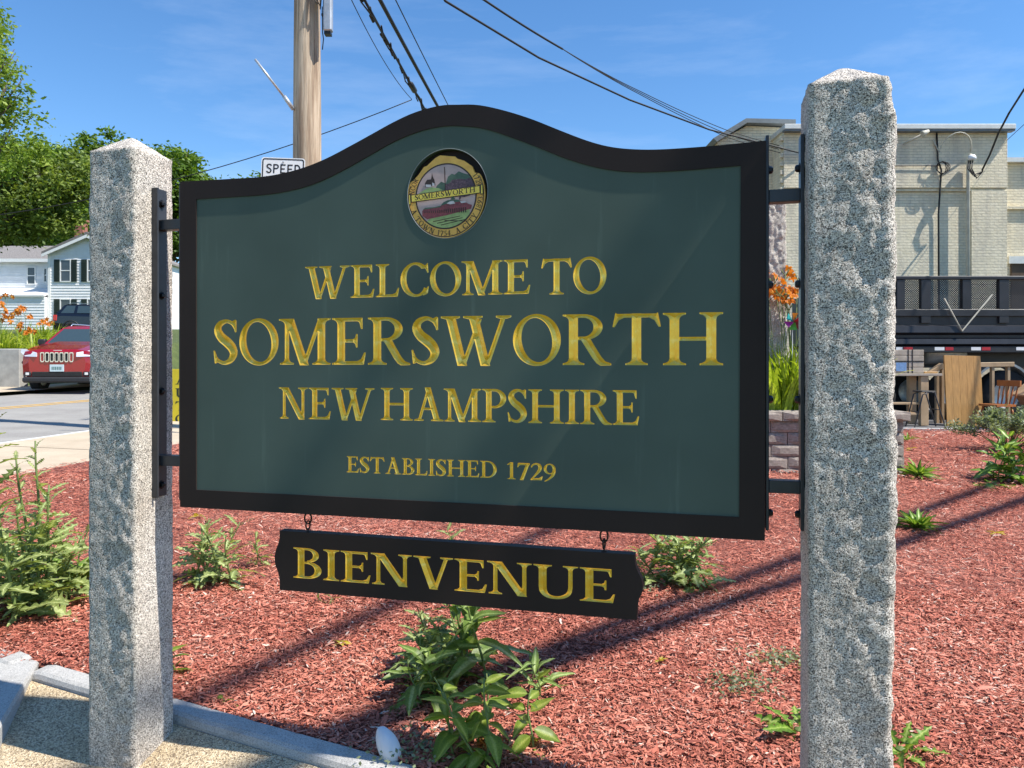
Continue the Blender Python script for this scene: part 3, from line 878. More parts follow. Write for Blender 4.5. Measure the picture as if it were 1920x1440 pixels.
# black border, 4 mm proud of the panel
def border():
    mb = MB()
    V = [Vector(p) for p in outer]+[Vector(p) for p in inner]
    no, ni = len(outer), len(inner)
    E = [(i, (i+1) % no) for i in range(no)]+[(no+i, no+(i+1) % ni) for i in range(ni)]
    ov, oe, of, *_ = delaunay_2d_cdt(V, E, [], 0, 1e-6)
    vs = np.array([(v.x, v.y) for v in ov]); tri = np.array([list(f) for f in of]); c = vs[tri].mean(1)
    tri = tri[winding(outer, c[:, 0], c[:, 1]) & ~winding(inner, c[:, 0], c[:, 1])]
    yf, yb = -0.004, TH+0.004
    mb.add([(p[0], yf, p[1]) for p in vs], [tuple(t) for t in tri])
    mb.add([(p[0], yb, p[1]) for p in vs], [tuple(t)[::-1] for t in tri])
    mb.add([(p[0], yf, p[1]) for p in outer]+[(p[0], yb, p[1]) for p in outer], [(i, (i+1) % no, no+(i+1) % no, no+i) for i in range(no)])
    mb.add([(p[0], yf, p[1]) for p in inner]+[(p[0], yb, p[1]) for p in inner], [((i+1) % ni, i, ni+i, ni+(i+1) % ni) for i in range(ni)])
    mb.build('border', M['border_black'], sgn, fix=False)
border()

# ---- the round city seal, a printed disc that has slipped in its recess
def mk_seal_mats():
    M['seal_gold'] = mat_plain('seal_gold', (0.95, 0.46, 0.09), 0.5, 0, 0.18, 30)
    M['seal_yellow'] = mat_plain('seal_yellow', (0.95, 0.66, 0.10), 0.5, 0, 0.12, 30)
    M['seal_sky'] = mat_plain('seal_mauve_sky', (0.56, 0.38, 0.34), 0.5, 0, 0.15, 25)
    M['seal_green'] = mat_plain('seal_dark_green', (0.085, 0.13, 0.085), 0.5, 0, 0.2, 60)
    M['seal_lime'] = mat_plain('seal_lime', (0.34, 0.42, 0.15), 0.5, 0, 0.2, 60)
    M['seal_brick'] = mat_plain('seal_brick_red', (0.24, 0.055, 0.06), 0.5, 0, 0.3, 220)
    M['seal_purple'] = mat_plain('seal_purple_trees', (0.11, 0.065, 0.08), 0.6, 0, 0.6, 240)
    M['seal_ink'] = mat_plain('seal_ink', (0.05, 0.028, 0.02), 0.5, 0, 0)
    M['seal_white'] = mat_plain('seal_white', (0.55, 0.5, 0.5), 0.5, 0, 0.1, 60)
mk_seal_mats()
def seal():
    # local design: unit circle of the disc, x right, y up, tilted a little
    cx = splane(835, 368); ru = (splane(909, 368)[0]-splane(763, 368)[0])/2; rz = (splane(835, 289)[1]-splane(835, 446)[1])/2
    c0 = ((splane(909, 368)[0]+splane(763, 368)[0])/2, (splane(835, 289)[1]+splane(835, 446)[1])/2)
    root = empty('emblem', (0, 0, 0), 0, parent=sgn)
    root['label'] = 'round gold town seal with peeling upper edge'
    TL = math.radians(2.5)
    def mp(x, y, lay):
        xr = x*math.cos(TL)-y*math.sin(TL); yr = x*math.sin(TL)+y*math.cos(TL)
        return (c0[0]+xr*ru, 0.004-0.0006*lay, c0[1]+yr*rz)
    def flat(name, polys, lay, mat, parent=root, clip=None):
        vs, tri, be = union_outline(polys, 1e-5)
        mb = MB(); mb.add([mp(a, b, lay) for a, b in vs], [tuple(t) for t in tri])
        return mb.build(name, mat, parent, fix=False)
    def circ(r, n=64, a0=0, a1=360): return [(r*math.cos(math.radians(a0+(a1-a0)*i/n)), r*math.sin(math.radians(a0+(a1-a0)*i/n))) for i in range(n + (0 if a1-a0 == 360 else 1))]
    # ragged disc: the upper rim has been torn away in straight flakes
    rag = [(a, 1.0) for a in range(158, 385, 4)]
    torn = [(28, 0.985), (33, 0.90), (43, 0.955), (58, 0.945), (70, 0.93), (73, 0.965), (96, 1.0), (104, 0.97), (120, 0.90), (125, 0.93), (140, 0.90), (150, 0.945), (155, 0.99)]
    disc = [(r*math.cos(math.radians(a)), r*math.sin(math.radians(a))) for a, r in torn+rag]
    m = len(disc)
    mb = MB()
    mb.add([mp(a, b, 0) for a, b in disc]+[mp(a, b, -22) for a, b in disc], [tuple(range(m))[::-1], tuple(range(m, 2*m))]+[(i, (i+1) % m, m+(i+1) % m, m+i) for i in range(m)])
    mb.build('disc', M['seal_gold'], root)
    flat('ring_line', [ring(0, 0, 0.79, 0.79, 0.035, 0.035, a0=0, a1=180, n=40), ring(0, 0, 0.79, 0.79, 0.035, 0.035, a0=180, a1=360, n=40)], 1, M['seal_ink'])
    flat('outer_line', [ring(0, 0, 0.975, 0.975, 0.02, 0.02, a0=160, a1=385, n=60)], 1, M['seal_ink'])
    flat('sky', [circ(0.755)], 1.5, M['seal_sky'])
    ri = 0.755
    def arc(a0, a1, n=16): return [(ri*math.cos(math.radians(a0+(a1-a0)*i/n)), ri*math.sin(math.radians(a0+(a1-a0)*i/n))) for i in range(n+1)]
    flat('mountain', [[(-0.30, 0.10), (-0.22, 0.27), (-0.1, 0.36), (0.02, 0.30), (0.08, 0.46), (0.18, 0.52), (0.25, 0.49), (0.36, 0.56), (0.48, 0.50), (0.60, 0.46)]+arc(34, 5)[2:]], 2.2, M['seal_green'])
    flat('orchard', [[(0.0, 0.05), (0.0, 0.28), (0.12, 0.30), (0.18, 0.37), (0.40, 0.38), (0.52, 0.35), (0.62, 0.38)]+arc(30, 4)[3:]], 3, M['seal_purple'])
    flat('hill', [[(-0.75, 0.06), (-0.68, 0.14), (-0.5, 0.22), (-0.35, 0.25), (-0.15, 0.20), (-0.02, 0.12), (0.0, 0.05)]], 3, M['seal_lime'])
    flat('church', [[(-0.52, 0.26), (-0.52, 0.36), (-0.46, 0.44), (-0.36, 0.44), (-0.34, 0.50), (-0.325, 0.60), (-0.31, 0.50), (-0.27, 0.42), (-0.25, 0.28)]], 3.5, M['seal_ink'])
    flat('church_wall', [[(-0.50, 0.27), (-0.50, 0.33), (-0.36, 0.31), (-0.36, 0.25)], [(-0.33, 0.27), (-0.33, 0.36), (-0.27, 0.33), (-0.27, 0.27)]], 4, M['seal_white'])
    flat('divider', [[(-0.008, 0.1), (0.012, 0.1), (0.012, 0.70), (-0.008, 0.70)]], 4, M['seal_ink'])
    # lower half
    flat('field', [[(-0.44, -0.50), (0.6, -0.36)]+arc(-38, -132, 20)], 2.2, M['seal_lime'])
    flat('furrow', [[(-0.35+0.10*i, -0.57-0.05*(i % 3)), (0.35+0.06*i, -0.50-0.045*i), (0.35+0.06*i, -0.515-0.045*i), (-0.35+0.10*i, -0.59-0.05*(i % 3))] for i in range(4)], 3, M['seal_ink'])
    flat('mill', [[(-0.62, -0.30), (-0.56, -0.25), (-0.30, -0.25), (-0.12, -0.22), (-0.06, -0.15), (0.02, -0.12), (0.30, -0.12), (0.45, -0.16), (0.58, -0.24), (0.66, -0.27), (0.64, -0.36), (0.0, -0.46), (-0.50, -0.51), (-0.62, -0.42)]], 3, M['seal_brick'])
    flat('mill_roof', [[(-0.14, -0.22), (-0.06, -0.14), (0.05, -0.10), (0.30, -0.11), (0.40, -0.16), (0.2, -0.17), (0.0, -0.19)], [(-0.6, -0.27), (-0.54, -0.23), (-0.3, -0.235), (-0.14, -0.215), (-0.14, -0.25)], [(0.12, -0.10), (0.17, -0.02), (0.185, 0.02), (0.2, -0.02), (0.25, -0.10)]], 4, M['seal_green'])
    flat('mill_trim', [[(0.02, -0.18), (0.10, -0.14), (0.2, -0.13), (0.24, -0.20), (0.12, -0.21)], [(0.36, -0.16), (0.5, -0.16), (0.52, -0.2), (0.4, -0.21)]], 5, M['seal_white'])
    flat('smoke', [[(0.34, -0.12), (0.345, -0.04), (0.42, 0.0), (0.5, -0.02), (0.66, 0.03), (0.7, 0.05), (0.62, -0.04), (0.48, -0.07), (0.40, -0.06), (0.37, -0.12)]], 5, M['seal_purple'])
    flat('window_row', [[(-0.56+0.055*i, -0.36-0.004*i), (-0.535+0.055*i, -0.36-0.004*i), (-0.535+0.055*i, -0.325+0.001*i), (-0.56+0.055*i, -0.325+0.001*i)] for i in range(20)], 4.5, M['seal_ink'])
    bn = flat('banner_edge', [[(-0.965, -0.13), (-0.90, -0.14), (-0.90, -0.075), (0.89, -0.02), (0.89, -0.055), (0.96, -0.045), (0.965, 0.19), (0.91, 0.205), (0.90, 0.17), (-0.89, 0.115), (-0.90, 0.14), (-0.965, 0.13)]], 6, M['seal_ink'])
    flat('banner', [[(-0.945, -0.11), (-0.915, -0.115), (-0.915, 0.115), (-0.945, 0.11)], [(-0.875, -0.055), (0.87, -0.003), (0.87, 0.152), (-0.875, 0.098)], [(0.905, -0.035), (0.945, -0.03), (0.945, 0.175), (0.915, 0.18)]], 6.6, M['seal_yellow'])
    items, w = flat_text_polys('SOMERSWORTH')
    sx = 1.56/w
    for polys, x0, lw in items:
        flat('letter', [[(-0.79+(x0+a)*sx, -0.028+(x0+a)*sx*0.031+b*0.125) for a, b in p] for p in polys], 7.2, M['seal_ink'])
    # writing round the rim
    def rim(text, a0, a1, inward):
        items, w = flat_text_polys(text, 0.12, 0.55)
        for polys, x0, lw in items:
            am = math.radians(a0+(a1-a0)*(x0+lw/2)/w); hgt = 0.125
            k = abs(math.radians(a1-a0))*0.88/w
            out = []
            for p in polys:
                pp = []
                for a, b in p:
                    lx = (a-lw/2)*k; ly = (b-0.5)*hgt
                    r = 0.885
                    if inward: # letters read along the lower rim, tops towards the centre
                        pp.append((math.cos(am)*(r-ly)-math.sin(am)*lx, math.sin(am)*(r-ly)+math.cos(am)*lx))
                    else:
                        pp.append((math.cos(am)*(r+ly)+math.sin(am)*lx, math.sin(am)*(r+ly)-math.cos(am)*lx))
                out.append(pp)
            flat('letter', out, 2, M['seal_ink'])
    rim('A TOWN 1754. A CITY 1893.', 196, 357, True)
    rim('INCOR', 176, 146, False)
    rim('1729', 31, 11, False)
    # dark recess floor with a thin pale rim
    mb = MB(); mb.add([(p[0], 0.0215, p[1]) for p in rec], [tuple(range(NS))[::-1]]); mb.build('recess_floor', M['border_black'], root, fix=False)
    mb = MB(); mb.tube([(rec_c[0]+(rec_ru)*math.cos(2*math.pi*i/NS), -0.0005, rec_c[1]+(rec_rz)*math.sin(2*math.pi*i/NS)) for i in range(NS+1)], 0.0011, 6, cap=False)
    mb.build('rim', mat_plain('rim_grey', (0.20, 0.22, 0.22), 0.4, 0, 0.1), root, smooth=True)
seal()

# ---- hanging BIENVENUE board on two chain hooks
hang = empty('hanging_sign', (SL.x, SL.y, 0), SRZ, 'black hanging board lettered BIENVENUE in gold under the green sign', 'sign')
ho = crom([(524, 1106), (524, 1086), (521, 1072), (516, 1058), (515, 1045), (517, 1032), (522, 1018), (524, 1008), (524, 995)], 3)
hr = crom([(1190, 1040), (1191, 1056), (1195, 1070), (1203, 1087), (1205, 1101), (1203, 1114), (1197, 1126), (1195, 1140), (1194, 1163)], 3)
hpoly = [splane(*p) for p in ho+hr][::-1]
carved_board(hpoly, hang_t, [], 0.034, 'board', M['border_black'], hang)
letter_parts(hang_t, hang, k=0.52)
def hook(px, y0, y1):
    u, z0 = splane(px, y0); z1 = splane(px, y1)[1]; v = 0.018
    mb = MB(); h = z0-z1
    def link(zc, rx, rz_, ax, rot):
        pts = []
        for i in range(17):
            a = 2*math.pi*i/16
            lx, lz = rx*math.cos(a), rz_*math.sin(a)
            pts.append((u+lx*math.cos(rot), v+lx*math.sin(rot), zc+lz))
        mb.tube(pts, 0.0028, 6, cap=False)
    link(z0-h*0.30, 0.011, h*0.28, 0, 0.2)
    link(z0-h*0.66, 0.010, h*0.22, 0, 1.4)
    mb.tube([(u, v, z0+0.012), (u, v, z0-h*0.08)], 0.003, 6)
    mb.tube([(u, v, z1+h*0.18), (u, v, z1-0.012)], 0.003, 6)
    mb.tube([(u, v, z1+0.002), (u, v, z1-0.003)], 0.008, 8)
    mb.build('chain_hook', M['rust'], hang, smooth=True)
hook(572, 963, 999); hook(1131, 995, 1036)

# ---- steel brackets that carry the sign between the posts
PG_L, PG_R, PS = 0.105, 0.099, 0.185
def bracket(u_post, u_sign, zs_post, arms, bolts, label):
    o = empty('steel_bracket', (SL.x, SL.y, 0), SRZ, label, 'bracket')
    sg = 1 if u_sign > u_post else -1
    def bx(name, u0, u1, v0, v1, z0, z1, ch=0.0015, parent=o):
        mb = MB(); mb.box(min(u0, u1), max(u0, u1), v0, v1, z0, z1, 0, None, ch); return mb.build(name, M['steel_black'], parent)
    bx('post_plate', u_post+sg*0.0005, u_post+sg*0.010, -0.002, 0.052, zs_post[0], zs_post[1])
    bx('post_plate_flange', u_post+sg*0.0005, u_post+sg*0.024, -0.010, -0.003, zs_post[0]+0.001, zs_post[1]-0.001) if sg > 0 else None
    bx('sign_plate', u_sign-sg*0.0005, u_sign-sg*0.009, 0.002, 0.048, zs_post[0]-0.004, zs_post[1]+0.004)
    for z in arms:
        bx('arm', u_post+sg*0.0102, u_sign-sg*0.0092, 0.006, 0.044, z-0.017, z+0.017)
    for z in bolts:
        for u, s2 in ((u_post+sg*0.010, sg), (u_sign-sg*0.009, -sg)):
            mb = MB()
            Mx = Matrix.Translation((u, 0.025, z)) @ Matrix.Rotation(math.radians(90)*s2, 4, 'Y')
            mb.lathe([(0.0, 0.012), (0.006, 0.012), (0.0095, 0.009), (0.0105, 0.006), (0.0105, 0.002), (0.015, 0.0018), (0.015, -0.001), (0.0, -0.001)], 6, 0, Mx)
            mb.build('bolt', M['steel_bolt'], o)
    return o
zL = lambda y: splane(296, y)[1]
zR = lambda y: splane(1490, y)[1]
bracket(-PG_L, -0.0005, (zL(933), zL(352)), (zL(421), zL(864)), (zL(380), zL(553), zL(734), zL(911)), 'black steel bracket tying the welcome sign to the granite post by the kerb stones')
bracket(SW+PG_R, SW+0.0005, (zR(995), zR(252)), (zR(364), zR(915)), (zR(312), zR(531), zR(750), zR(967)), 'black steel bracket tying the welcome sign to the rough-edged granite post in the mulch')

# ---- granite posts
def granite_post(name, u0, size, v0, ztop, seed, rough, label, bulge=0.0, parent=None, loc=None, rz=SRZ, zbase=-0.25, apex=0.065, nz=300, nper=30, amp=1.0):
    """quarry-faced post: square section with worn arrises, scalloped rock face, pyramid cap"""
    r = 0.014; s = size; per = []
    nf = nper
    for side in range(4):
        ang = side*math.pi/2 - math.pi/2               # 0: front (-y), 1: right, 2: back, 3: left
        nx, ny = math.cos(ang), math.sin(ang); tx, ty = -ny, nx
        for i in range(nf):
            t = -s/2+r+(s-2*r)*i/(nf-1)
            per.append((nx*s/2+tx*t, ny*s/2+ty*t, nx, ny, side, t/(s/2)))
        ca = ang
        for i in range(1, 5):
            a = ca+math.pi/2*i/5
            cxx = nx*(s/2-r)+tx*(s/2-r); cyy = ny*(s/2-r)+ty*(s/2-r)
            per.append((cxx+r*math.cos(a), cyy+r*math.sin(a), math.cos(a), math.sin(a), side+0.5, 1.0))
    n = len(per); vs = []; fs = []
    def disp(x, y, z, side, t):
        p = Vector((x*1.0+seed*3.1, y*1.0+seed*1.7, z))
        fine = mnoise.fractal(p*95, 0.8, 2.1, 3)*0.0011
        med = mnoise.fractal(p*26, 0.9, 2.0, 4)*0.0036
        # scalloped fractures: terraces of a warped noise
        wv = mnoise.noise(p*Vector((9, 9, 5.5)) if False else Vector((p.x*14, p.y*14, p.z*9)))*1.0+0.5*mnoise.noise(Vector((p.x*34, p.y*34, p.z*24)))
        k = wv*4.0; fr = k-math.floor(k); terr = (math.floor(k)+min(1.0, fr*3.2))/4.0
        m = rough(side, t, z)
        return amp*(fine*(0.5+m)+med*(0.25+0.9*m)+terr*0.0062*m)
    zs = [zbase+(ztop-zbase)*j/nz for j in range(nz+1)]
    for z in zs:
        taper = 1.0-0.012*(z-1.0)
        for (x, y, nx, ny, side, t) in per:
            d = disp(x, y, z, side, t)
            bx = 0.0
            if bulge and 0.45 <= side <= 1.6:
                bm_ = bulge*(0.55+0.45*mnoise.noise(Vector((3.0+seed, y*5, z*1.6))))
                edge = 1.0 if side == 1 else 0.75
                if side == 1: edge *= 1.0-0.35*t*t
                bx = bm_*edge*(1.0-0.35*max(0.0, (1.3-z)/1.5))*(1.0 - 0.85*max(0.0, (z-(ztop-0.12))/0.12))
            vs.append((x*taper+nx*d+nx*bx, y*taper+ny*d+ny*bx*0.2, z))
    for j in range(nz):
        for k in range(n):
            k2 = (k+1) % n
            fs.append((j*n+k, j*n+k2, (j+1)*n+k2, (j+1)*n+k))
    # pyramid cap, slightly hewn
    nc = 8; base = nz*n
    for c in range(1, nc+1):
        f = c/nc
        for k in range(n):
            x, y, z = vs[base+k]
            d = mnoise.fractal(Vector((x*40*(1-f)+seed, y*40*(1-f), f*7)), 0.9, 2.0, 3)*0.003*(1-f)
            g = f if c > 1 else f*0.8
            vs.append((x*(1-f), y*(1-f), z+apex*(g if g < 0.93 else 0.93+(g-0.93)*0.3)+d))
    for c in range(nc):
        for k in range(n):
            k2 = (k+1) % n
            fs.append(((nz+c)*n+k, (nz+c)*n+k2, (nz+c+1)*n+k2, (nz+c+1)*n+k))
    v = np.array(vs); f = np.array(fs)
    me = np_mesh(name, v, f, smooth=True)
    o = newobj(name, me, None, M['granite'])
    if loc is None:
        p = S2W(u0+size/2, v0+size/2, 0); o.location = p
    else: o.location = loc
    o.rotation_euler = (0, 0, rz)
    tag(o, label, 'post')
    return o
def rough_l(side, t, z):
    if side == 0: return 0.15+0.85*max(0.0, min(1.0, (t+0.15)*1.3))*(1.0 if z < 1.75 else 0.8)
    if side == 0.5: return 0.35
    if side == 1: return 0.06
    return 0.4
def rough_r(side, t, z):
    if side == 0: return 0.30+0.70*max(0.0, min(1.0, (t+0.55)*0.9))
    if side in (0.5, 1, 1.5): return 1.25
    return 0.25
granite_post('granite_post', -PG_L-PS, PS, -0.085, 1.985, 2, rough_l, 'grey granite post with smooth lit side standing in sandy paving by the kerb')
granite_post('granite_post', SW+PG_R, 0.188, -0.085, 2.005, 5, rough_r, 'grey granite post with jagged rough edge standing in the red mulch', bulge=0.044)
# ------------------------------------------------------------------ left background: lawn, house, cars, wall
def smooth01(t): t = max(0.0, min(1.0, t)); return t*t*(3-2*t)
def lawn_z(x, y):
    pts = [(22, 1.52), (30, 1.9), (45, 2.72), (55, 3.5), (80, 4.2), (140, 6.0), (400, 8.0)]
    b = pts[0][1]
    for (a, za), (c, zc) in zip(pts, pts[1:]):
        if y >= a: b = za+(zc-za)*min(1.0, (y-a)/(c-a))
    xe = -14.2+max(0.0, y-22)*0.2
    lo = G(x, y)-0.10
    return lo+(b-lo)*smooth01((xe-x)/1.6)
mb = MB()
ysl = [22.05]+[22.6+1.3*i for i in range(28)]+[60, 66, 75, 90, 120, 170, 260, 400]
xsl = [-260, -160, -100, -70, -55]+[-45+1.0*i for i in range(46)]
for y in ysl:
    for x in xsl: mb.v.append((x, y, lawn_z(x, y)))
n = len(xsl)
for j in range(len(ysl)-1):
    for i in range(n-1): mb.f.append((j*n+i, j*n+i+1, (j+1)*n+i+1, (j+1)*n+i)); mb.m.append(0)
mb.build('lawn', M['grass'], kind='structure', smooth=True)

M['concrete_grey'] = mat_plain('grey_concrete', (0.36, 0.35, 0.32), 0.9, 0, 0.25, 3, 0.3, 30)
wall = empty('retaining_wall', (-14.1, 21.9, 0), 0, 'low grey concrete retaining wall under the orange daylilies across the road', 'wall')
mb = MB(); mb.box(-9.0, -0.02, -0.02, 0.22, 0.55, 1.55, 0, None, 0.015); mb.build('wall_face', M['concrete_grey'], wall)
mb = MB(); mb.box(-0.55, 0.14, -0.10, 0.30, 0.5, 1.62, 0, None, 0.02); mb.build('end_pier', M['concrete_grey'], wall)
mb = MB(); mb.box(-9.0, -0.56, -0.05, 0.26, 1.552, 1.60, 0, None, 0.01); mb.build('coping', M['concrete_grey'], wall)

# ---- white clapboard house
M['siding'] = mat_plain('white_clapboard', (0.78, 0.79, 0.80), 0.6, 0, 0.06, 3)
M['trim'] = mat_plain('white_trim', (0.82, 0.82, 0.80), 0.5, 0, 0.05)
M['shingle'] = mat_plain('grey_shingles', (0.20, 0.185, 0.175), 0.9, 0, 0.35, 12, 0.5, 30)
M['shutter'] = mat_plain('dark_green_shutter', (0.018, 0.03, 0.022), 0.6, 0, 0.2)
M['glass_dark'] = mat_plain('window_glass', (0.05, 0.06, 0.07), 0.08, 0, 0.2, 3, spec=0.8)
M['chimney'] = mat_plain('red_brick', (0.30, 0.12, 0.085), 0.9, 0, 0.3, 6)
def clap_wall(mb, x0, x1, z0, z1f, y, pitch=0.20):
    """lapped boards: each board leans out at its foot; z1f(x) gives the wall's top"""
    z = z0
    zmax = max(z1f(x0), z1f(x1), z1f((x0+x1)/2))
    while z < zmax-0.01:
        zt = min(z+pitch, zmax)
        a, b = x0, x1
        if z1f((x0+x1)/2) > max(z1f(x0), z1f(x1))+0.01:      # gable: clip the board to the slope
            m = (x0+x1)/2; h0 = z1f(x0); h1 = z1f(m)
            if zt > h0:
                f = (zt-h0)/(h1-h0); a = x0+(m-x0)*f; b = x1-(x1-m)*f
        if b-a > 0.02:
            mb.add([(a, y-0.035, z), (b, y-0.035, z), (b, y-0.004, zt), (a, y-0.004, zt), (a, y, z), (b, y, z)], [(0, 1, 2, 3), (4, 5, 1, 0)])
        z = zt
def house():
    D = 55.0; gz = 3.45
    h = empty('white_house', (0, 0, 0), 0, 'white clapboard house with dark shutters and brick chimney on the rise', 'house')
    xl, xr = P(91, 0, D).x, P(243, 0, D).x; xm = (xl+xr)/2
    ze = P(0, 474, D).z; za = P(0, 441, D).z
    topf = lambda x: ze+(za-ze)*(1-abs(x-xm)/((xr-xl)/2))
    mb = MB(); clap_wall(mb, xl, xr, gz-0.6, topf, D)
    mb.prism([(xl, gz-0.6), (xr, gz-0.6), (xr, ze), (xm, za), (xl, ze)], D, D+9, 'y')
    mb.build('wall', M['siding'], h, fix=False)
    mb = MB()
    for s, xe in ((-1, xl), (1, xr)):
        ox = xe+s*0.30; oz = ze-0.30*(za-ze)/((xr-xl)/2)
        mb.prism([(xm, za+0.02), (ox, oz+0.02), (ox, oz+0.17), (xm, za+0.20)], D-0.35, D+9.3, 'y')
    rf = mb.build('roof', M['shingle'], h)
    mb = MB()
    for s, xe in ((-1, xl), (1, xr)):
        ox = xe+s*0.30; oz = ze-0.30*(za-ze)/((xr-xl)/2)
        mb.prism([(xm, za-0.22), (ox, oz-0.2), (ox, oz), (xm, za)], D-0.36, D-0.30, 'y')
    mb.build('fascia', M['trim'], rf)
    c = P(151, 430, D+4)
    mb = MB(); mb.box(c.x-0.35, c.x+0.35, D+3.7, D+4.4, ze, c.z+0.6, 0, None, 0.03); mb.box(c.x-0.42, c.x+0.42, D+3.62, D+4.48, c.z+0.605, c.z+0.75)
    mb.build('chimney', M['chimney'], h)
    mb = MB(); mb.box(xl-0.03, xl+0.16, D-0.05, D+0.04, gz-0.6, ze); mb.box(xr-0.16, xr+0.03, D-0.05, D+0.04, gz-0.6, ze); mb.build('corner_board', M['trim'], h)
    def window(x0, x1, z0, z1, y, shut):
        w = MB(); f = 0.07
        w.box(x0-f, x1+f, y-0.08, y-0.02, z0-f, z0); w.box(x0-f, x1+f, y-0.08, y-0.02, z1, z1+f)
        w.box(x0-f, x0, y-0.08, y-0.02, z0, z1); w.box(x1, x1+f, y-0.08, y-0.02, z0, z1)
        w.box(x0, x1, y-0.07, y-0.03, (z0+z1)/2-0.03, (z0+z1)/2+0.03)
        wo_ = w.build('window', M['trim'], h)
        g = MB(); g.box(x0, x1, y-0.045, y-0.035, z0, (z0+z1)/2-0.03); g.build('pane', M['glass_dark'], wo_)
        g = MB(); g.box(x0, x1, y-0.045, y-0.035, (z0+z1)/2+0.03, z1); g.build('pane', M['glass_dark'], wo_)
        if shut:
            for a, b in ((x0-f-0.42, x0-f-0.03), (x1+f+0.03, x1+f+0.42)):
                s = MB(); s.box(a, b, y-0.09, y-0.03, z0-0.05, z1+0.05, 0, None, 0.01)
                for i in range(9):
                    zz = z0+0.05+(z1-z0-0.1)*i/9; s.box(a+0.05, b-0.05, y-0.105, y-0.091, zz, zz+0.05)
                s.build('shutter', M['shutter'], h)
    for yy0, yy1 in ((488, 527), (562, 604)):
        for px in (115, 166, 217):
            a, b = P(px, yy1, D), P(px+17, yy0, D); window(a.x, b.x, a.z, b.z, D, True)
    # lower wing on the left, set back
    DW = 56.5
    wx0, wx1 = P(-120, 0, DW).x, xl-0.01
    we = P(0, 486, DW).z; wr = P(0, 461, DW+3).z
    mb = MB(); clap_wall(mb, wx0, wx1, gz-0.6, lambda x: we, DW); mb.box(wx0, wx1, DW, DW+6, gz-0.6, we)
    mb.build('wing_wall', M['siding'], h, fix=False)
    rx = P(-90, 0, DW+3).x; hip = P(32, 0, DW+3).x
    mb = MB(); mb.add([(wx0-0.3, DW-0.35, we-0.02), (wx1+2.6, DW-0.35, we-0.02), (wx1+2.6, DW+6.3, we-0.02), (wx0-0.3, DW+6.3, we-0.02), (rx, DW+3, wr), (wx1+2.6, DW+3, wr)],
           [(0, 1, 5, 4), (2, 3, 4, 5), (1, 2, 5), (3, 0, 4), (0, 3, 2, 1)])
    mb.build('wing_roof', M['shingle'], h)
    mb = MB(); mb.box(wx0-0.3, wx1-0.02, DW-0.40, DW-0.36, we-0.25, we-0.01); mb.build('eave_board', M['trim'], h)
    a, b = P(53, 532, DW), P(66, 502, DW); window(a.x, b.x, a.z, b.z, DW, False)
    a, b = P(84, 528, DW), P(88, 504, DW); window(a.x, b.x, a.z, b.z, DW, False)
    # lean-to porch roof
    a = P(20, 0, DW-1.6).x
    z0 = P(0, 555, DW).z
    mb = MB(); mb.add([(wx0, DW-0.03, z0+0.55), (wx1-0.03, DW-0.03, z0+0.55), (wx1-0.03, DW-2.0, z0-0.05), (wx0, DW-2.0, z0-0.05), (wx0, DW-0.03, z0+0.43), (wx1-0.03, DW-0.03, z0+0.43), (wx1-0.03, DW-2.0, z0-0.2), (wx0, DW-2.0, z0-0.2)],
           [(0, 1, 2, 3), (7, 6, 5, 4), (3, 2, 6, 7), (1, 5, 6, 2), (0, 3, 7, 4)])
    mb.build('porch_roof', M['trim'], h)
    mb = MB(); clap_wall(mb, wx0, wx1-0.05, gz-0.6, lambda x: z0-0.2, DW-1.85); mb.box(wx0, wx1-0.05, DW-1.85, DW-0.02, gz-0.6, z0-0.21); mb.build('porch_wall', M['siding'], h, fix=False)
house()

# ---- sport utility vehicles
def car_mats(c):
    t = NT('car_paint'); t.color(c); t.set(Roughness=0.22, Metallic=0.15)
    t.bsdf.inputs['Coat Weight'].default_value = 0.8; t.bsdf.inputs['Coat Roughness'].default_value = 0.05
    return t.mat
M['alu'] = mat_plain('dull_aluminium', (0.42, 0.42, 0.41), 0.4, 0.5, 0.25, 6)
M['rubber'] = mat_plain('rubber', (0.018, 0.018, 0.018), 0.85, 0, 0.2)
M['black_plastic'] = mat_plain('black_plastic', (0.022, 0.022, 0.024), 0.55, 0, 0.1)
M['chrome'] = mat_plain('chrome', (0.75, 0.75, 0.76), 0.15, 0.9, 0)
M['lamp_glass'] = mat_plain('headlamp_glass', (0.75, 0.76, 0.78), 0.1, 0.2, 0, spec=0.8)
M['lamp_red'] = mat_plain('tail_lamp_red', (0.45, 0.02, 0.015), 0.2, 0, 0, spec=0.7)
M['plate'] = mat_plain('number_plate', (0.50, 0.60, 0.62), 0.5, 0, 0.05)
M['plate_ink'] = mat_plain('plate_green_ink', (0.07, 0.16, 0.14), 0.5, 0, 0)
M['car_glass'] = mat_plain('car_glass', (0.035, 0.055, 0.06), 0.04, 0, 0, spec=1.0)
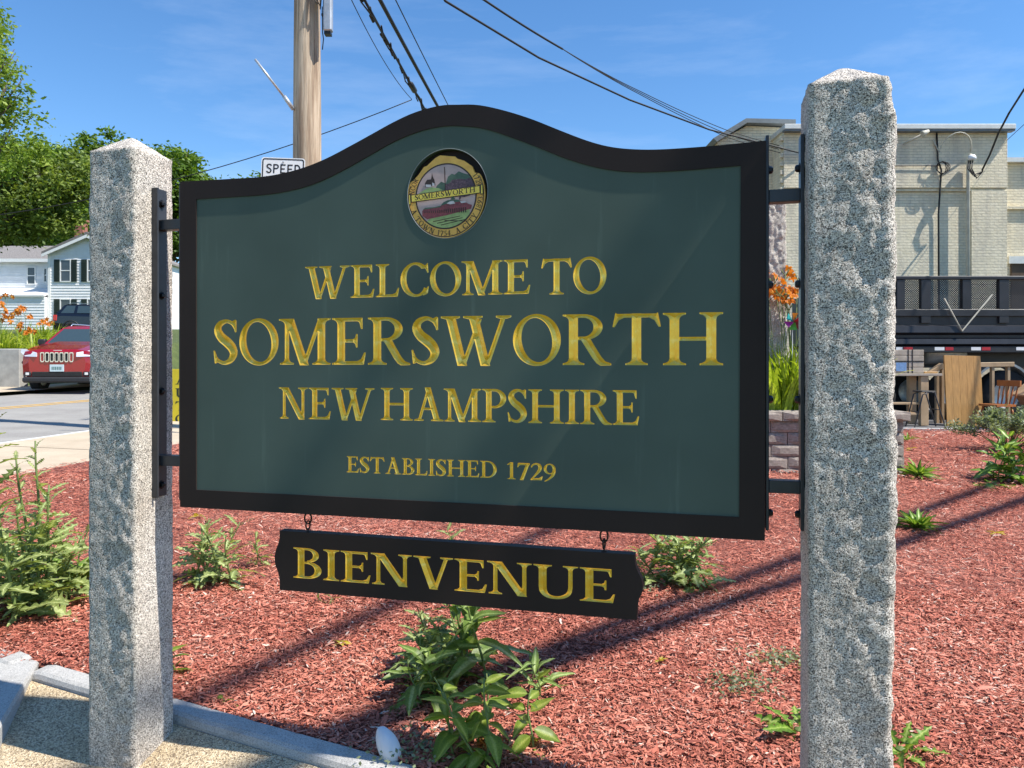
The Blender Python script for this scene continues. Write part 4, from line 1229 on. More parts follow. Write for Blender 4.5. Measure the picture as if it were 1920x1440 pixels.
def suv(loc, rz, paint, label, front_detail, cat='car', H=1.0):
    car = empty('parked_car' if not front_detail else 'car', loc, rz, label, cat)
    st = [(2.32, .42, .93, .66), (2.27, .34, .99, .82), (2.05, .30, 1.03, .905), (1.7, .29, 1.10, .93), (1.1, .28, 1.20, .935), (.9, .28, 1.15, .935), (.3, .28, 1.13, .935), (-1.0, .28, 1.15, .935), (-1.9, .30, 1.17, .92), (-2.2, .34, 1.10, .89), (-2.30, .45, .95, .82)]
    vs = []; fs = []; sec = 11
    for x, zb, zt, hw in st:
        half = [(0, zb), (hw*.80, zb), (hw*.97, zb+.10), (hw, zb+.30), (hw*.985, zt-.16), (hw*.93, zt-.02)]
        pts = [(-a, z) for a, z in half[:0:-1]]+half+[]
        crown = [(-hw*.55, zt+.035), (hw*.55, zt+.035)]
        ringp = [(-half[5][0], half[5][1]), (-half[4][0], half[4][1]), (-half[3][0], half[3][1]), (-half[2][0], half[2][1]), (-half[1][0], half[1][1]), half[1], half[2], half[3], half[4], half[5], crown[1], crown[0]]
        vs += [(x, a, z*H) for a, z in ringp]
    k = 12
    for i in range(len(st)-1):
        for j in range(k):
            j2 = (j+1) % k; fs.append((i*k+j, i*k+j2, (i+1)*k+j2, (i+1)*k+j))
    fs.append(tuple(range(k))); fs.append(tuple(reversed(range((len(st)-1)*k, len(st)*k))))
    body = MB().add(vs, fs).build('body', paint, car, smooth=False)
    # cabin
    base = [(1.12, -.86, 1.16), (1.12, .86, 1.16), (-2.16, .84, 1.14), (-2.16, -.84, 1.14)]
    mid = [(.42, -.70, 1.585), (.42, .70, 1.585), (-1.78, .68, 1.60), (-1.78, -.68, 1.60)]
    top = [(.25, -.60, 1.65), (.25, .60, 1.65), (-1.6, .58, 1.67), (-1.6, -.58, 1.67)]
    vs = [(x, y, z*H) for x, y, z in base+mid+top]
    fs = [(i, (i+1) % 4, 4+(i+1) % 4, 4+i) for i in range(4)]+[(4+i, 4+(i+1) % 4, 8+(i+1) % 4, 8+i) for i in range(4)]+[(8, 9, 10, 11)]
    MB().add(vs, fs).build('cabin', paint, car)
    B = [Vector(v) for v in vs]
    def pane(name, a, b, c, d, ins, off):
        """window: inset quad lifted off its cabin face"""
        pts = [a, b, c, d]; ctr = sum(pts, Vector())/4
        nrm = (b-a).cross(d-a).normalized()
        if nrm.dot(ctr-Vector((-0.6, 0, 1.2))) < 0: nrm = -nrm
        q_ = [p.lerp(ctr, ins)+nrm*off for p in pts]; r_ = [p.lerp(ctr, ins)-nrm*0.004 for p in pts]
        MB().add(q_+r_, [(0, 1, 2, 3)]+[(i, (i+1) % 4, 4+(i+1) % 4, 4+i) for i in range(4)]).build(name, M['car_glass'], car)
    pane('windscreen', B[0], B[1], B[5], B[4], 0.09, 0.008)
    pane('rear_window', B[2], B[3], B[7], B[6], 0.13, 0.008)
    for s in (0, 1):
        a, b = (B[1], B[2]) if s else (B[3], B[0]); c, d = (B[6], B[5]) if s else (B[4], B[7])
        for f0, f1 in ((0.06, 0.36), (0.39, 0.68), (0.71, 0.94)):
            if not s: f0, f1 = 1-f1, 1-f0
            pane('side_window', a.lerp(b, f0), a.lerp(b, f1), d.lerp(c, f1), d.lerp(c, f0), 0.10, 0.008)
    for y in (-.62, .62):
        mb = MB(); mb.tube([(.1, y, 1.64*H), (0, y, 1.71*H), (-1.4, y, 1.73*H), (-1.6, y, 1.67*H)], 0.018, 6); mb.build('roof_rail', M['chrome'], car, smooth=True)
        mb = MB(); sg = 1 if y > 0 else -1
        mb.box(.78, .95, min(sg*.90, sg*1.09), max(sg*.90, sg*1.09), 1.15*H, 1.30*H, 0, None, 0.03); mb.build('mirror', M['black_plastic'], car)
    for x in (1.36, -1.36):
        for y in (-.835, .835):
            Mx = Matrix.Translation((x, y, 0.365)) @ Matrix.Rotation(math.pi/2, 4, 'X')
            mb = MB(); mb.lathe([(.23, -.10), (.34, -.115), (.365, -.08), (.365, .08), (.34, .115), (.23, .10)], 28, 0, Mx); w = mb.build('wheel', M['rubber'], car, smooth=True)
            mb = MB(); mb.lathe([(.0, -.07), (.21, -.08), (.235, -.095), (.235, .095), (.21, .08), (.0, .07)], 20, 0, Mx); mb.build('rim', M['alu'] if front_detail else M['black_plastic'], w)
            # dark wheel arch
            mb = MB(); sg = 1 if y > 0 else -1
            pts = [(x+.43*math.cos(math.pi*i/12), sg*.935, .37+.43*math.sin(math.pi*i/12)) for i in range(13)]
            mb.tube(pts, 0.035, 6); mb.build('wheel_arch', M['black_plastic'], car, smooth=True)
    mb = MB(); mb.box(2.17, 2.365, -.80, .80, .24, .38, 0, None, .04); mb.build('bumper', M['black_plastic'], car)
    mb = MB(); mb.box(-2.34, -2.15, -.80, .80, .28, .55, 0, None, .05); mb.build('bumper', M['black_plastic'], car)
    if front_detail:
        mb = MB(); mb.box(2.24, 2.332, -.58, .58, .385, .50, 0, None, .012); mb.build('air_intake', M['rubber'], car)
        for s in (-1, 1):
            mb = MB(); mb.box(2.22, 2.335, min(s*.60, s*.76), max(s*.60, s*.76), .40, .50, 0, None, .015); fl = mb.build('fog_lamp', M['black_plastic'], car)
            mb = MB(); mb.box(2.33, 2.342, min(s*.64, s*.72), max(s*.64, s*.72), .42, .48, 0, None, .01); mb.build('lens', M['lamp_glass'], fl)
        for i in range(7):
            y = (i-3)*0.112; xo = 2.352-0.0016*(i-3)**2
            mb = MB(); w, h0, h1 = .046, .725, .955
            oct_ = [(-w, h0+.03), (-w*.6, h0), (w*.6, h0), (w, h0+.03), (w, h1-.02), (w*.7, h1), (-w*.7, h1), (-w, h1-.02)]
            inn = [(a*.66, .84+(b-.84)*.80) for a, b in oct_]
            mb.add([(xo-.03, y+a, b) for a, b in oct_]+[(xo, y+a, b) for a, b in oct_]+[(xo, y+a, b) for a, b in inn]+[(xo-.02, y+a, b) for a, b in inn],
                   [(8+j, 8+(j+1) % 8, 16+(j+1) % 8, 16+j) for j in range(8)]+[(j, (j+1) % 8, 8+(j+1) % 8, 8+j) for j in range(8)]+[(16+j, 16+(j+1) % 8, 24+(j+1) % 8, 24+j) for j in range(8)])
            g = mb.build('grille_slot', M['chrome'], car)
            mb = MB(); mb.add([(xo-.018, y+a, b) for a, b in inn], [tuple(range(8))]); mb.build('slot_opening', M['rubber'], g)
        for s in (-1, 1):
            mb = MB(); mb.add([(2.365, s*.46, .85), (2.35, s*.46, .95), (2.13, s*.905, 1.04), (2.16, s*.915, .96), (2.30, s*.75, .86), (2.2, s*.46, .86), (2.05, s*.86, .95)], [(0, 1, 2, 3, 4), (0, 4, 6, 5), (1, 5, 6, 2), (0, 5, 1), (2, 6, 4, 3)])
            mb.build('headlight', M['lamp_glass'], car)
            mb = MB(); mb.box(2.15, 2.27, min(s*.55, s*.85), max(s*.55, s*.85), .68, .75, 0, None, .02); mb.build('driving_lamp', M['black_plastic'], car)
        mb = MB(); mb.box(2.325, 2.342, -.165, .165, .50, .665, 0, None, .006); pl = mb.build('number_plate', M['plate'], car)
        mb = MB()
        for i in range(6): mb.box(2.343, 2.345, -.115+.04*i, -.092+.04*i, .545, .615)
        mb.build('plate_characters', M['plate_ink'], pl)
        mb = MB(); mb.box(2.275, 2.295, -.10, .10, .985, 1.01, 0, None, .004); mb.build('badge', M['chrome'], car)
    else:
        for s in (-1, 1):
            mb = MB(); mb.box(-2.32, -2.10, min(s*.70, s*.915), max(s*.70, s*.915), .78, 1.12, 0, None, .03); mb.build('tail_light', M['lamp_red'], car)
    return car
cc = gp(112, 731)
rc = suv((cc.x-0.42, 22.9, G(cc.x, 22.7)-0.125), math.radians(-83), car_mats((0.30, 0.005, 0.013, 1)), 'dark red sport utility car with white-rimmed grille slots on the road', True)
rc.scale = (1.08, 1.08, 1.13)
bx_ = P(182, 0, 45).x
suv((bx_, 45.5, lawn_z(bx_, 45.5)+0.01), math.radians(12), car_mats((0.006, 0.007, 0.012, 1)), 'black sport utility car parked before the white house', False, H=1.06)

# ---- yellow roadside banner with vertical lettering, seen through the gap beside the sign
M['banner_yellow'] = mat_plain('banner_yellow', (0.55, 0.44, 0.02), 0.6, 0, 0.1)
M['banner_ink'] = mat_plain('banner_ink', (0.02, 0.03, 0.015), 0.6, 0, 0)
bd = 13.0
a = P(323, 806, bd); b = P(357, 692, bd)
bn = empty('yellow_banner', ((a.x+b.x)/2, bd, G(a.x, bd)-0.05), 0, 'tall narrow yellow banner with dark letters standing beyond the green sign', 'banner')
hw_ = (b.x-a.x)/2; z0 = a.z-bn.location.z; z1 = b.z-bn.location.z
mb = MB(); mb.box(-hw_, hw_, -0.006, 0.006, z0, z1, 0, None, 0.002); pn = mb.build('cloth', M['banner_yellow'], bn)
mb = MB(); mb.tube([(hw_+0.02, 0.01, 0), (hw_+0.02, 0.01, z1+0.05)], 0.012, 8); mb.build('pole', M['steel_black'], bn)
for i, ch in enumerate('AUTO'):
    polys, w = GL[ch]()
    vs, tri, be = union_outline(polys, 1e-5)
    hh = (z1-z0)*0.15; ww = hw_*1.3/w; zc = z1-(z1-z0)*(0.10+0.215*i)-hh
    mb = MB(); mb.add([(-hw_*0.65+a_*ww, -0.0085, zc+b_*hh) for a_, b_ in vs], [tuple(t) for t in tri]); mb.build('letter', M['banner_ink'], pn, fix=False)
# ------------------------------------------------------------------ right background: brick building, truck, furniture, planter
def mk_brick():
    t = NT('cream_painted_brick')
    tc = t.node('ShaderNodeTexCoord'); mp = t.node('ShaderNodeMapping')
    mp.inputs['Rotation'].default_value = (math.radians(90), 0, 0)
    t.link(tc.outputs['Object'], mp.inputs['Vector'])
    br = t.node('ShaderNodeTexBrick'); t.link(mp.outputs[0], br.inputs['Vector'])
    br.inputs['Scale'].default_value = 1.0
    for k, v in (('Brick Width', 0.215), ('Row Height', 0.075), ('Mortar Size', 0.007), ('Mortar Smooth', 0.3), ('Bias', 0.0)): br.inputs[k].default_value = v
    br.inputs['Color1'].default_value = (0.80, 0.71, 0.52, 1); br.inputs['Color2'].default_value = (0.74, 0.65, 0.46, 1); br.inputs['Mortar'].default_value = (0.62, 0.56, 0.41, 1)
    v = t.coords()
    c = t.mix(br.outputs['Color'], (0.42, 0.38, 0.31), t.ramp(t.noise(t.coords((2.5, 2.5, 0.6)), 0.9, 6, 0.72), [(0.46, (0, 0, 0)), (0.75, (0.75,)*3)]))
    t.color(c); t.set(Roughness=0.85)
    inv = t.node('ShaderNodeMath'); inv.operation = 'SUBTRACT'; inv.inputs[0].default_value = 1.0; t.link(br.outputs['Fac'], inv.inputs[1])
    ad = t.node('ShaderNodeMath'); ad.operation = 'MULTIPLY_ADD'; ad.inputs[1].default_value = 0.6; t.link(t.noise(v, 14, 4, 0.7), ad.inputs[0]); t.link(inv.outputs[0], ad.inputs[2])
    t.bump(ad.outputs[0], 0.9, 0.02)
    M['brick_cream'] = t.mat
mk_brick()
M['cap_metal'] = mat_plain('pale_metal_coping', (0.62, 0.62, 0.58), 0.45, 0.2, 0.1)
M['roof_edge'] = mat_plain('grey_roof_edge', (0.16, 0.18, 0.19), 0.6, 0, 0.15)
M['conduit'] = mat_plain('painted_conduit', (0.55, 0.52, 0.42), 0.55, 0, 0.15, 5)
M['cable'] = mat_plain('black_cable', (0.015, 0.015, 0.016), 0.6, 0, 0)
def building():
    D = 20.4
    b = empty('brick_building', (0, 0, 0), 0, 'cream painted brick building with parapet coping behind the black truck', 'building')
    X = lambda px, d=D: P(px, 0, d).x
    Z = lambda py, d=D: P(0, py, d).z
    zb = -0.4; zr = Z(246)
    x0, x1 = X(1470), X(1889)
    mb = MB()
    mb.box(x0, x1, D+0.12, D+9, zb, zr)                      # main body (recessed field of the facade)
    mb.build('wall', M['brick_cream'], b)
    zband = Z(352)
    mb = MB(); mb.box(x0-0.002, x1+0.002, D, D+0.122, zband, zr-0.002, 0, None, 0.006); mb.build('upper_band', M['brick_cream'], b)
    for i in range(int((x1-x0)/0.24)):                       # corbel bricks under the band
        pass
    mb = MB(); mb.box(x0+0.002, x1-0.002, D+0.045, D+0.125, zband-0.075, zband-0.001); mb.build('corbel_course', M['brick_cream'], b)
    mb = MB(); mb.box(X(1822), x1+0.003, D+0.012, D+0.124, zb, zband-0.077, 0, None, 0.006); mb.build('pilaster', M['brick_cream'], b)
    mb = MB(); mb.box(x0+0.003, X(1512), D+0.012, D+0.124, zb, zband-0.077, 0, None, 0.006); mb.build('pilaster', M['brick_cream'], b)
    mb = MB(); mb.box(x0-0.06, x1+0.09, D-0.22, D+9.1, zr, zr+0.13, 0, None, 0.01); mb.build('coping', M['cap_metal'], b)
    mb = MB(); mb.box(x0-0.05, x1+0.08, D-0.20, D-0.01, zr-0.05, zr-0.003); mb.build('soffit', M['roof_edge'], b)
    # gabled part on the left, set back, with a toothed brick joint at the corner
    DG = 21.3
    gx0, gx1 = X(1345, DG), X(1480, DG); zl = Z(262, DG); za = Z(236, DG)
    pts = [(gx0, zb), (gx1, zb), (gx1, Z(240, DG)), (X(1400, DG), za), (X(1345, DG), Z(266, DG))]
    mb = MB(); mb.prism(pts, DG, DG+8, 'y'); mb.build('gable_wall', M['brick_cream'], b)
    e = [(X(1340, DG), Z(270, DG)), (X(1396, DG), Z(235, DG)), (X(1486, DG), Z(237, DG)), (X(1486, DG), Z(229, DG)), (X(1394, DG), Z(227, DG)), (X(1333, DG), Z(264, DG))]
    mb = MB(); mb.prism(e, DG-0.25, DG+8.2, 'y'); mb.build('gable_roof', M['roof_edge'], b)
    for i in range(26):
        z = Z(255)-i*0.225
        mb = MB(); mb.box(x0-0.085, x0-0.004, D+0.02, D+0.14, z-0.11, z); mb.build('toothing_brick', M['brick_cream'], b)
    # lower wing on the right with a doorway
    xr = X(2150); zw = Z(300)
    mb = MB(); mb.box(x1+0.006, xr, D+0.35, D+8, zb, zw); mb.build('wing_wall', M['brick_cream'], b)
    mb = MB(); mb.box(x1+0.006, xr, D+0.18, D+8, zw+0.001, zw+0.12); mb.build('wing_coping', M['cap_metal'], b)
    mb = MB(); mb.box(x1+0.008, xr, D+0.26, D+0.352, Z(388), Z(383)); mb.build('wing_course', M['brick_cream'], b)
    mb = MB(); mb.box(x1+0.3, x1+2.5, D+0.30, D+0.349, zb, Z(492)); dr = mb.build('door', mat_plain('brown_wood_door', (0.09, 0.055, 0.03), 0.6, 0, 0.3, 4), b)
    mb = MB(); mb.box(x1+0.2, x1+2.6, D+0.24, D+0.348, Z(492)+0.002, Z(478)); mb.build('lintel', M['cap_metal'], b)
    # services on the wall
    mast_x = X(1812)
    mb = MB(); mb.tube([(mast_x, D-0.08, 1.0), (mast_x, D-0.08, Z(315)), (mast_x, D-0.12, Z(300)), (mast_x, D-0.22, Z(294))], 0.045, 10); mb.build('conduit_mast', M['conduit'], b, smooth=True)
    mb = MB(); mb.lathe([(0.0, 0.10), (0.07, 0.09), (0.10, 0.03), (0.10, -0.02), (0.05, -0.05), (0.0, -0.05)], 14, 0, Matrix.Translation((mast_x, D-0.25, Z(302)))); mb.build('weatherhead', M['trim'], b, smooth=True)
    mb = MB()
    for k in range(3):
        s = (k-1)*0.05
        mb.tube([(mast_x-0.05+s, D-0.28, Z(306)), (mast_x-0.10+s, D-0.32, Z(322)), (mast_x+0.02+s, D-0.34, Z(334+3*k)), (mast_x+0.22, D-0.34, Z(328))], 0.016, 6)
    mb.build('drip_loop', M['cable'], b, smooth=True)
    mb = MB()
    pts = [(X(1748), D-0.05, Z(262))]
    for i in range(11):
        a = math.pi*(1-i/10.0)
        pts.append((X(1785)+0.42*math.cos(a)+0.04, D-0.05-0.25*math.sin(a), Z(286)+0.45*math.sin(a)))
    mb.tube(pts, 0.015, 6); mb.build('gooseneck_pipe', M['conduit'], b, smooth=True)
    mb = MB(); mb.tube([(X(1690), D-0.10, Z(272)), (X(1712), D-0.45, Z(262))], 0.03, 8)
    c = Vector((X(1716), D-0.55, Z(259)))
    mb.lathe([(0.0, 0.08), (0.035, 0.07), (0.06, -0.02), (0.085, -0.11), (0.08, -0.12), (0.0, -0.06)], 14, 0, Matrix.Translation(c) @ Matrix.Rotation(math.radians(62), 4, 'Y')); mb.build('flood_light', M['conduit'], b, smooth=True)
    mb = MB(); mb.tube([(X(1755), D-0.03, zr), (X(1757), D-0.04, Z(300)), (X(1763), D-0.05, Z(320)), (X(1762), D+0.06, Z(400)), (X(1763), D+0.06, 1.2)], 0.022, 6); mb.tube([(X(1640), D-0.03, Z(312)), (X(1763), D-0.04, Z(311))], 0.012, 5)
    for k in range(4):
        mb.tube([(X(1763)+0.12*math.cos(a*0.7+k)*(1+0.2*k), D-0.07-0.02*k, Z(316)+0.16*math.sin(a*0.7+k)) for a in range(10)], 0.01, 5)
    mb.build('wall_cable', M['cable'], b, smooth=True)
    return D, mast_x, Z(326)
BD, MAST_X, MAST_Z = building()

# ---- black dump truck, body side towards us
M['truck_black'] = mat_plain('truck_black_paint', (0.022, 0.023, 0.028), 0.4, 0, 0.35, 2.5, 0.1, 30)
M['tape_red'] = mat_plain('reflective_red', (0.42, 0.02, 0.03), 0.4, 0, 0)
M['tape_white'] = mat_plain('reflective_white', (0.75, 0.75, 0.75), 0.4, 0, 0)
def truck():
    D = 15.9; gz = G(9, 16)-0.09
    t = empty('dump_truck', (0, 0, 0), 0, 'black dump truck with mesh-topped body sides parked before the brick building', 'truck')
    X = lambda px, d=D: P(px, 0, d).x
    Z = lambda py, d=D: P(0, py, d).z
    x0, x1 = X(1560), X(2120); W = 2.35
    zt, zm, zl, zf = Z(518), Z(579), Z(612), Z(652)
    mb = MB()
    mb.box(x0, x1, D, D+0.08, zf, zm-0.002)                          # near side plate
    mb.box(x0, x1, D+W-0.08, D+W, zf, zm-0.1)
    mb.box(x0, x0+0.08, D+0.081, D+W-0.081, zf, zt-0.3); mb.box(x1-0.08, x1, D+0.081, D+W-0.081, zf, zt-0.1)
    mb.box(x0, x1, D+0.081, D+W-0.081, zf-0.1, zf+0.06)
    mb.build('body', M['truck_black'], t)
    mb = MB(); mb.box(x0-0.02, x1+0.02, D-0.07, D+0.10, zt-0.07, zt, 0, None, 0.012); mb.build('top_rail', M['truck_black'], t)
    mb = MB(); mb.box(x0-0.02, x1+0.02, D-0.06, D-0.002, zm-0.16, zm-0.01, 0, None, 0.012); mb.build('waist_rail', M['truck_black'], t)
    for zz, dz in ((zl, 0.13), (Z(636), 0.10)):
        mb = MB(); mb.prism([(D-0.11, zz-dz), (D-0.002, zz-dz-0.05), (D-0.002, zz+0.03), (D-0.09, zz)], x0-0.02, x1+0.02, 'x'); mb.build('side_rib', M['truck_black'], t)
    mb = MB(); mb.box(x0-0.02, x1+0.02, D-0.09, D-0.002, zf-0.10, zf+0.03, 0, None, 0.01); mb.build('sill_rail', M['truck_black'], t)
    posts = [1600, 1687, 1734, 1810, 1880, 1962, 2060]
    for i, px in enumerate(posts):
        w = 0.085 if i not in (2, 4) else 0.10
        mb = MB(); mb.box(X(px)-w, X(px)+w, D-0.055, D+0.06, zm-0.3 if i % 2 == 0 else zm-0.02, zt-0.072, 0, None, 0.008); mb.build('stake_post', M['truck_black'], t)
    # expanded metal screens between the stakes
    edges = [x0]+[X(p) for p in posts]+[x1]
    for a, b in zip(edges, edges[1:]):
        if b-a < 0.3: continue
        mb = MB(); h = zt-0.08-zm; n = int((b-a+h)/0.045)
        for i in range(n):
            s = a-h+0.045*i
            for sg in (0, 1):
                pa, pb = [s, zm], [s+h, zm+h]
                if pa[0] < a: pa = [a, zm+(a-s)]
                if pb[0] > b: pb = [b, zm+(b-s)]
                if pb[0] <= pa[0]+0.01: continue
                if sg: pa[0], pb[0] = a+b-pa[0], a+b-pb[0]
                yy = D+0.01+0.006*sg; w = 0.012
                mb.add([(pa[0]-w, yy, pa[1]), (pa[0]+w, yy, pa[1]), (pb[0]+w, yy, pb[1]), (pb[0]-w, yy, pb[1])], [(0, 1, 2, 3)])
        mb.build('mesh_screen', M['truck_black'], t, fix=False)
    # reflective tape
    px = 1676
    seq = [(1676, 1688, 0), (1690, 1707, 1), (1748, 1766, 0), (1768, 1783, 1), (1816, 1834, 0), (1836, 1852, 1), (1900, 1918, 0), (1920, 1936, 1), (1980, 1998, 0), (2000, 2016, 1), (1610, 1628, 0), (1630, 1646, 1)]
    for a, b, k in seq:
        mb = MB(); mb.box(X(a), X(b), D-0.094, D-0.0905, zf-0.055, zf+0.012); mb.build('reflective_tape', M['tape_red'] if k else M['tape_white'], t)
    # strap hung in a V on the side
    mb = MB(); mb.tube([(X(1766), D-0.08, Z(560)), (X(1797), D-0.13, Z(621)), (X(1856), D-0.08, Z(553))], 0.018, 6); mb.build('hanging_strap', M['conduit'], t)
    # chassis, wheels, mudguard
    mb = MB(); mb.box(x0+0.5, x1, D+0.55, D+0.75, zf-0.42, zf-0.102); mb.box(x0+0.5, x1, D+W-0.75, D+W-0.55, zf-0.42, zf-0.102); mb.build('chassis', M['truck_black'], t)
    for px_ in (1800, 1895, 1640):
        for y in (D+0.12, D+W-0.42):
            xx = X(px_)
            Mx = Matrix.Translation((xx, y+0.15, gz+0.52)) @ Matrix.Rotation(math.pi/2, 4, 'X')
            mb = MB(); mb.lathe([(.30, -.14), (.50, -.15), (.52, -.11), (.52, .11), (.50, .15), (.30, .14)], 28, 0, Mx); w = mb.build('wheel', M['rubber'], t, smooth=True)
            mb = MB(); mb.lathe([(0, .06), (.12, .06), (.26, .10), (.30, .13), (.30, -.13), (0, -.1)], 20, 0, Mx); mb.build('rim', M['alu'], w, smooth=True)
    for px_ in (1885,):
        mb = MB(); pts = []
        cx = X(px_); 
        for i in range(15):
            a = math.pi*(0.06+0.88*i/14); pts.append((cx+0.66*math.cos(a), gz+0.55+0.66*math.sin(a)))
        pts2 = [(cx+(p[0]-cx)*0.93, gz+0.55+(p[1]-gz-0.55)*0.93) for p in pts]
        mb.prism(pts+pts2[::-1], D+0.06, D+0.60, 'y'); mb.build('mudguard', M['alu'], t)
    mb = MB(); mb.lathe([(0.0, -.4), (.22, -.4), (.24, -.36), (.24, .36), (.22, .4), (0.0, .4)], 18, 0, Matrix.Translation((X(1790), D+0.45, Z(662))) @ Matrix.Rotation(math.pi/2, 4, 'Y')); mb.build('air_tank', M['alu'], t, smooth=True)
    # cab beyond the body
    cx0 = x1+0.15
    mb = MB(); mb.prism([(cx0, zf-0.4), (cx0+1.9, zf-0.4), (cx0+2.9, zf-0.35), (cx0+2.9, zf+0.35), (cx0+1.9, zf+0.5), (cx0+1.55, zf+1.35), (cx0, zf+1.4)], D+0.12, D+W-0.12, 'y'); mb.build('cab', M['truck_black'], t)
    mb = MB(); mb.prism([(cx0+0.5, zf+0.5), (cx0+1.7, zf+0.5), (cx0+1.42, zf+1.2), (cx0+0.5, zf+1.22)], D+0.105, D+0.121, 'y'); mb.build('cab_window', M['car_glass'], t)
    for y in (D+0.12, D+W-0.42):
        Mx = Matrix.Translation((cx0+2.1, y+0.15, gz+0.5)) @ Matrix.Rotation(math.pi/2, 4, 'X')
        mb = MB(); mb.lathe([(.0, -.12), (.48, -.15), (.5, -.11), (.5, .11), (.48, .15), (.0, .12)], 24, 0, Mx); mb.build('wheel', M['rubber'], t, smooth=True)
truck()

# ---- second-hand furniture set out beside the truck
M['oak'] = mat_plain('varnished_oak', (0.42, 0.23, 0.075), 0.45, 0, 0.18, 3.0, stretch=(9, 9, 1))
M['brown_wood'] = mat_plain('brown_wood', (0.26, 0.13, 0.06), 0.45, 0, 0.25, 4.0, stretch=(1, 6, 6))
M['pale_wood'] = mat_plain('pale_wood', (0.42, 0.29, 0.17), 0.6, 0, 0.2, 4.0)
M['grey_wood'] = mat_plain('grey_box', (0.36, 0.31, 0.25), 0.7, 0, 0.2, 6)
M['blue_label'] = mat_plain('blue_label', (0.16, 0.28, 0.48), 0.6, 0, 0.2, 30)
M['red_wood'] = mat_plain('reddish_chair_wood', (0.33, 0.115, 0.035), 0.35, 0, 0.2, 5)
def furniture():
    D = 14.9
    X = lambda px, d=D: P(px, 0, d).x
    Z = lambda py, d=D: P(0, py, d).z
    g = lambda x, y=D: G(x, y)-0.088
    # work table
    x0, x1 = X(1630), X(1751); xc = (x0+x1)/2; gz = g(xc); zt = Z(700)
    t = empty('work_table', (xc, D, gz), 0, 'wooden work table carrying a tied box beside the truck', 'table')
    w = (x1-x0)/2; h = zt-gz
    mb = MB(); mb.box(-w, w, -0.30, 0.30, h-0.045, h, 0, None, 0.006); mb.build('table_top', M['grey_wood'], t)
    for sx in (-1, 1):
        for sy in (-1, 1):
            lx = X(1720)-xc if sx > 0 else -w+0.2
            mb = MB(); mb.box(lx-0.075, lx+0.075, sy*0.22-0.05, sy*0.22+0.05, 0, h-0.047, 0, None, 0.006); mb.build('leg', M['pale_wood'], t)
    for zz in (0.22, 0.42):
        mb = MB(); mb.box(-w+0.28, X(1720)-xc-0.08, -0.24, 0.24, zz-0.02, zz+0.02, 0, None, 0.005); mb.build('shelf', M['pale_wood'], t)
    # tied box on the table
    bx0, bx1 = X(1668), X(1722)
    b = empty('tied_box', ((bx0+bx1)/2, D, zt), 0, 'beige slatted box tied with dark cord on the work table', 'box')
    hw = (bx1-bx0)/2; hh = Z(656)-zt
    mb = MB(); mb.box(-hw+0.012, hw-0.012, -0.188, 0.188, 0.002, hh-0.005, 0, None, 0.01); mb.build('carton', M['grey_wood'], b)
    for k in range(4):
        mb = MB(); z0 = 0.004+k*hh/4; mb.box(-hw, hw, -0.20, 0.20, z0+0.006, z0+hh/4-0.006, 0, None, 0.006); mb.build('slat', M['grey_wood'], b)
    mb = MB()
    for xx in (-0.02, 0.06): mb.box(xx-0.007, xx+0.007, -0.207, 0.207, 0.001, hh+0.004)
    mb.box(-hw-0.004, hw+0.004, -0.2075, 0.2075, hh*0.52-0.007, hh*0.52+0.007); mb.build('cord', M['cable'], b)
    mb = MB(); mb.box(-hw+0.02, -0.06, -0.2115, -0.2085, hh*0.10, hh*0.46); mb.build('paper_label', M['blue_label'], b)
    mb = MB(); a = X(1735); mb.box(-0.13, 0.13, -0.09, 0.09, 0.001, 0.035, 0, None, 0.006); o = mb.build('board_offcut', M['oak']); o.location = (a, D-0.12, zt); tag(o, 'small wooden board lying on the work table', 'board')
    # black folding stool frame in front of the table
    xs_ = X(1705); gz2 = g(xs_, D-0.5)
    s = empty('folding_stool', (xs_, D-0.55, gz2), 0, 'black folding stool frame with crossed legs before the work table', 'stool')
    for sy in (-0.16, 0.16):
        mb = MB(); mb.tube([(-0.27, sy, 0.01), (-0.12, sy, 0.62), (-0.02, sy, 0.66)], 0.012, 6); mb.build('leg', M['steel_black'], s, smooth=True)
        mb = MB(); mb.tube([(0.30, sy, 0.01), (0.10, sy, 0.66), (-0.02, sy, 0.66)], 0.012, 6); mb.build('leg', M['steel_black'], s, smooth=True)
    for xx, zz in ((-0.2, 0.3), (0.2, 0.34)):
        mb = MB(); mb.tube([(xx, -0.16, zz), (xx, 0.16, zz)], 0.009, 6); mb.build('stretcher', M['steel_black'], s, smooth=True)
    mb = MB(); mb.box(-0.14, 0.12, -0.17, 0.17, 0.665, 0.69, 0, None, 0.008); mb.build('seat', M['black_plastic'], s)
    # oak table top leaning on edge
    x0, x1 = X(1767), X(1835); xc = (x0+x1)/2; D2 = D-0.15; gz = g(xc, D2)
    o = empty('table_leaf', (xc, D2, gz), 0, 'upright oak table leaf leaning against the truck wheel', 'board')
    Mx = Matrix.Rotation(math.radians(-7), 4, 'X') @ Matrix.Rotation(math.radians(1.4), 4, 'Y')
    hh = Z(666)-gz
    n = 5; ww = (x1-x0)/n
    for k in range(n):
        mb = MB(); mb.box(-(x1-x0)/2+k*ww+0.0008, -(x1-x0)/2+(k+1)*ww-0.0008, -0.018, 0.018, 0.0, hh, 0, Mx, 0.002); mb.build('plank', M['oak'], o)
    # armchair with turned spindles
    c0 = X(1836); D3 = D-0.55; gz = g(c0, D3)
    c = empty('spindle_chair', (c0, D3, gz), math.radians(-76), 'reddish wooden spindle-back chair next to the oak table leaf', 'chair')
    mb = MB(); mb.prism([(-0.22, -0.20), (0.22, -0.23), (0.24, 0.05), (0.20, 0.22), (-0.20, 0.22), (-0.24, 0.05)], 0.42, 0.46, 'z'); mb.build('seat', M['red_wood'], c)
